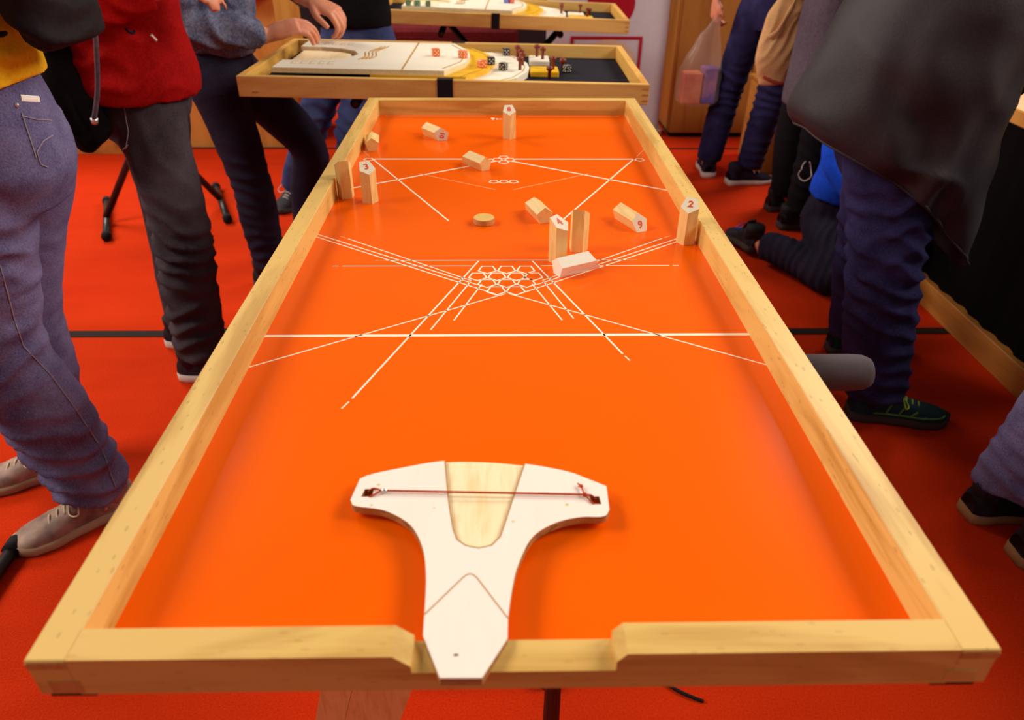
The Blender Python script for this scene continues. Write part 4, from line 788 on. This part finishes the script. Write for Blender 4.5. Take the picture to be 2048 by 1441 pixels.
# hanging open skirt of the jacket
rings = [((.95, 1.30), (1.46, 1.36), .17), ((.865, 1.17), (1.36, 1.20), .19), ((.815, 1.05), (1.315, 1.04), .20), ((.770, .935), (1.325, .80), .20), ((.775, .890), (1.335, .62), .20), ((.800, .862), (1.345, .47), .185)]
def crom(a, t):
    i = min(int(t), len(a)-2); f_ = t-i; g = lambda j: a[max(0, min(len(a)-1, j))]
    return .5*((2*g(i))+(g(i+1)-g(i-1))*f_+(2*g(i-1)-5*g(i)+4*g(i+1)-g(i+2))*f_*f_+(3*g(i)-g(i-1)-3*g(i+1)+g(i+2))*f_**3)
jb = MB(); n = 96; m_ = 48; vs = []
for j in range(m_+1):
    t = 5*j/m_; lx, lz_, rx, rz_, dp = [crom([float(q) for q in col], t) for col in ([a[0][0] for a in rings], [a[0][1] for a in rings], [a[1][0] for a in rings], [a[1][1] for a in rings], [a[2] for a in rings])]
    for k in range(n):
        a = 2*PI*k/n; u = .5+.5*math.cos(a); bow = .055*(t/5)**2*math.sin(PI*u)
        x = lx+(rx-lx)*u; zz = lz_+(rz_-lz_)*u+bow; yy = 1.65+dp*math.sin(a)*(1.18 if math.sin(a) < 0 else 1.0)
        p = V((x, yy, zz)); fr = (t/5)**1.3
        rg = 1-2*abs(noise.noise(V((p.x*3.2+p.z*2.0, p.y*2.5, p.z*4.6-p.x*2.5+3))))
        fold = .016*max(0, rg)**3*(.4+fr)+.022*fr*math.sin(a*7+1.5*noise.noise(p*4)*3)+.010*noise.noise(p*9)+.016*noise.noise(V((p.x*5, p.y*5, p.z*3+7)))
        o_ = V((math.cos(a)*.35, math.sin(a), 0)); vs.append(p+o_*fold)
jb.add(vs, [(j*n+k, (j+1)*n+k, (j+1)*n+(k+1) % n, j*n+(k+1) % n) for j in range(m_) for k in range(n)])
jk = obj('jacket_skirt', jb, 'blackcoat', r, smooth=True); so = jk.modifiers.new('thick', 'SOLIDIFY'); so.thickness = .004
obj('hem_cord', MB().tube([vs[m_*n+k] for k in range(0, n, 2)]+[vs[m_*n]], .004, 6), 'blackcoat', jk, smooth=True)
for sh in [c for c in r.children if c.name.startswith('shoe')]:
    pass
def trail_overlay(parent, heel, toe):
    h, t = V((heel[0], heel[1], 0)), V((toe[0], toe[1], 0)); L = (t-h).length; d = (t-h).normalized(); l_ = V((-d.y, d.x, 0))
    s = parent; ex = s.data; bvh = BVHTree.FromPolygons([v.co+ORG[s.name] for v in ex.vertices], [tuple(p.vertices) for p in ex.polygons])
    for x in (.34, .46, .58, .70):
        pts = [h+d*L*(x+.05)-l_*.0+V((0, 0, .085-.05*(x-.34)/.4)), h+d*L*(x+.01)+V((0, 0, .06-.02*(x-.34)/.4)), h+d*L*(x-.01)+V((0, 0, .040))]
        obj('overlay', MB().tube(on_surface(bvh, pts, -l_, .0005), .0032, 6, sub=3), 'lime', s, smooth=True)
    obj('overlay', MB().tube(on_surface(bvh, [h+d*L*x+V((0, 0, .040)) for x in (.22, .34, .46, .58, .70, .82, .92)], -l_, .0005), .0030, 6, sub=3), 'lime', s, smooth=True)
sh_ = [c for c in r.children if c.name.split('.')[0] == 'shoe']
trail_overlay(sh_[0], (1.085, 1.505), (1.382, 1.455)); trail_overlay(sh_[1], (1.165, 1.885), (1.45, 1.86))

# child kneeling on the carpet
person('kneeling child in bright blue shirt with one leg stretched on the carpet', D(-70), (1.40, 2.56, .30), (1.42, 2.54, .56), (1.43, 2.52, .72), (1.44, 2.50, .95),
    [((1.35, 2.55, .25), (1.345, 2.30, .085), (1.175, 2.64, .085), (1.15, 2.69, ), (1.085, 2.90), .02), ((1.47, 2.58, .25), (1.52, 2.32, .085), (1.50, 2.66, .085), (1.50, 2.70), (1.50, 2.90), .02)],
    [((1.31, 2.54, .66), (1.30, 2.47, .50), (1.36, 2.38, .40), (.3, -.8, -.3), (0, 0, 1), (1, 0, 0), (.4, .5, .4)), ((1.53, 2.54, .66), (1.56, 2.46, .50), (1.50, 2.37, .40), (-.3, -.8, -.3), (0, 0, 1), (-1, 0, 0), (.4, .5, .4))],
    dict(top='bluetee', bottom='navy', shoe=('shoe_k', 'sole_k', 'die_blue')), waist=.38, hem=.335, tw=(.125, .10), cw=(.14, .10), lr=(.085, .074, .064), ar=(.048, .042, .036), wl=[((1.25, 2.4, .1), .25, .006, (1, -.8, 0), .05)], seed=28.0)
# person at the right edge
person('person in violet jeans and dark shoes with tan soles at the right edge', D(0), (1.46, 1.02, .84), (1.62, 1.02, 1.14), (1.72, 1.02, 1.34), (1.86, 1.02, 1.58),
    [((1.46, 1.10, .80), (1.40, 1.09, .44), (1.295, 1.06, .10), (1.215, 1.055), (1.50, 1.06)), ((1.46, .93, .80), (1.42, .92, .44), (1.335, .905, .10), (1.255, .905), (1.54, .90))],
    [((1.64, .83, 1.26), (1.66, .80, 1.02), (1.80, .88, .87), (1, 0, 0), (0, 0, 1), (0, 1, 0), (.3, .3, .3)), ((1.64, 1.21, 1.26), (1.66, 1.24, 1.02), (1.82, 1.16, .87), (1, 0, 0), (0, 0, 1), (0, -1, 0), (.3, .3, .3))],
    dict(top='navy', bottom='denim_p', shoe=('shoe_k', 'sole_t', 'lace_k')), waist=.93, hem=.86, lr=(.102, .088, .078), wl=[((1.28, 1.0, .15), .18, .008, (.4, 0, 1), .05)], seed=33.0)
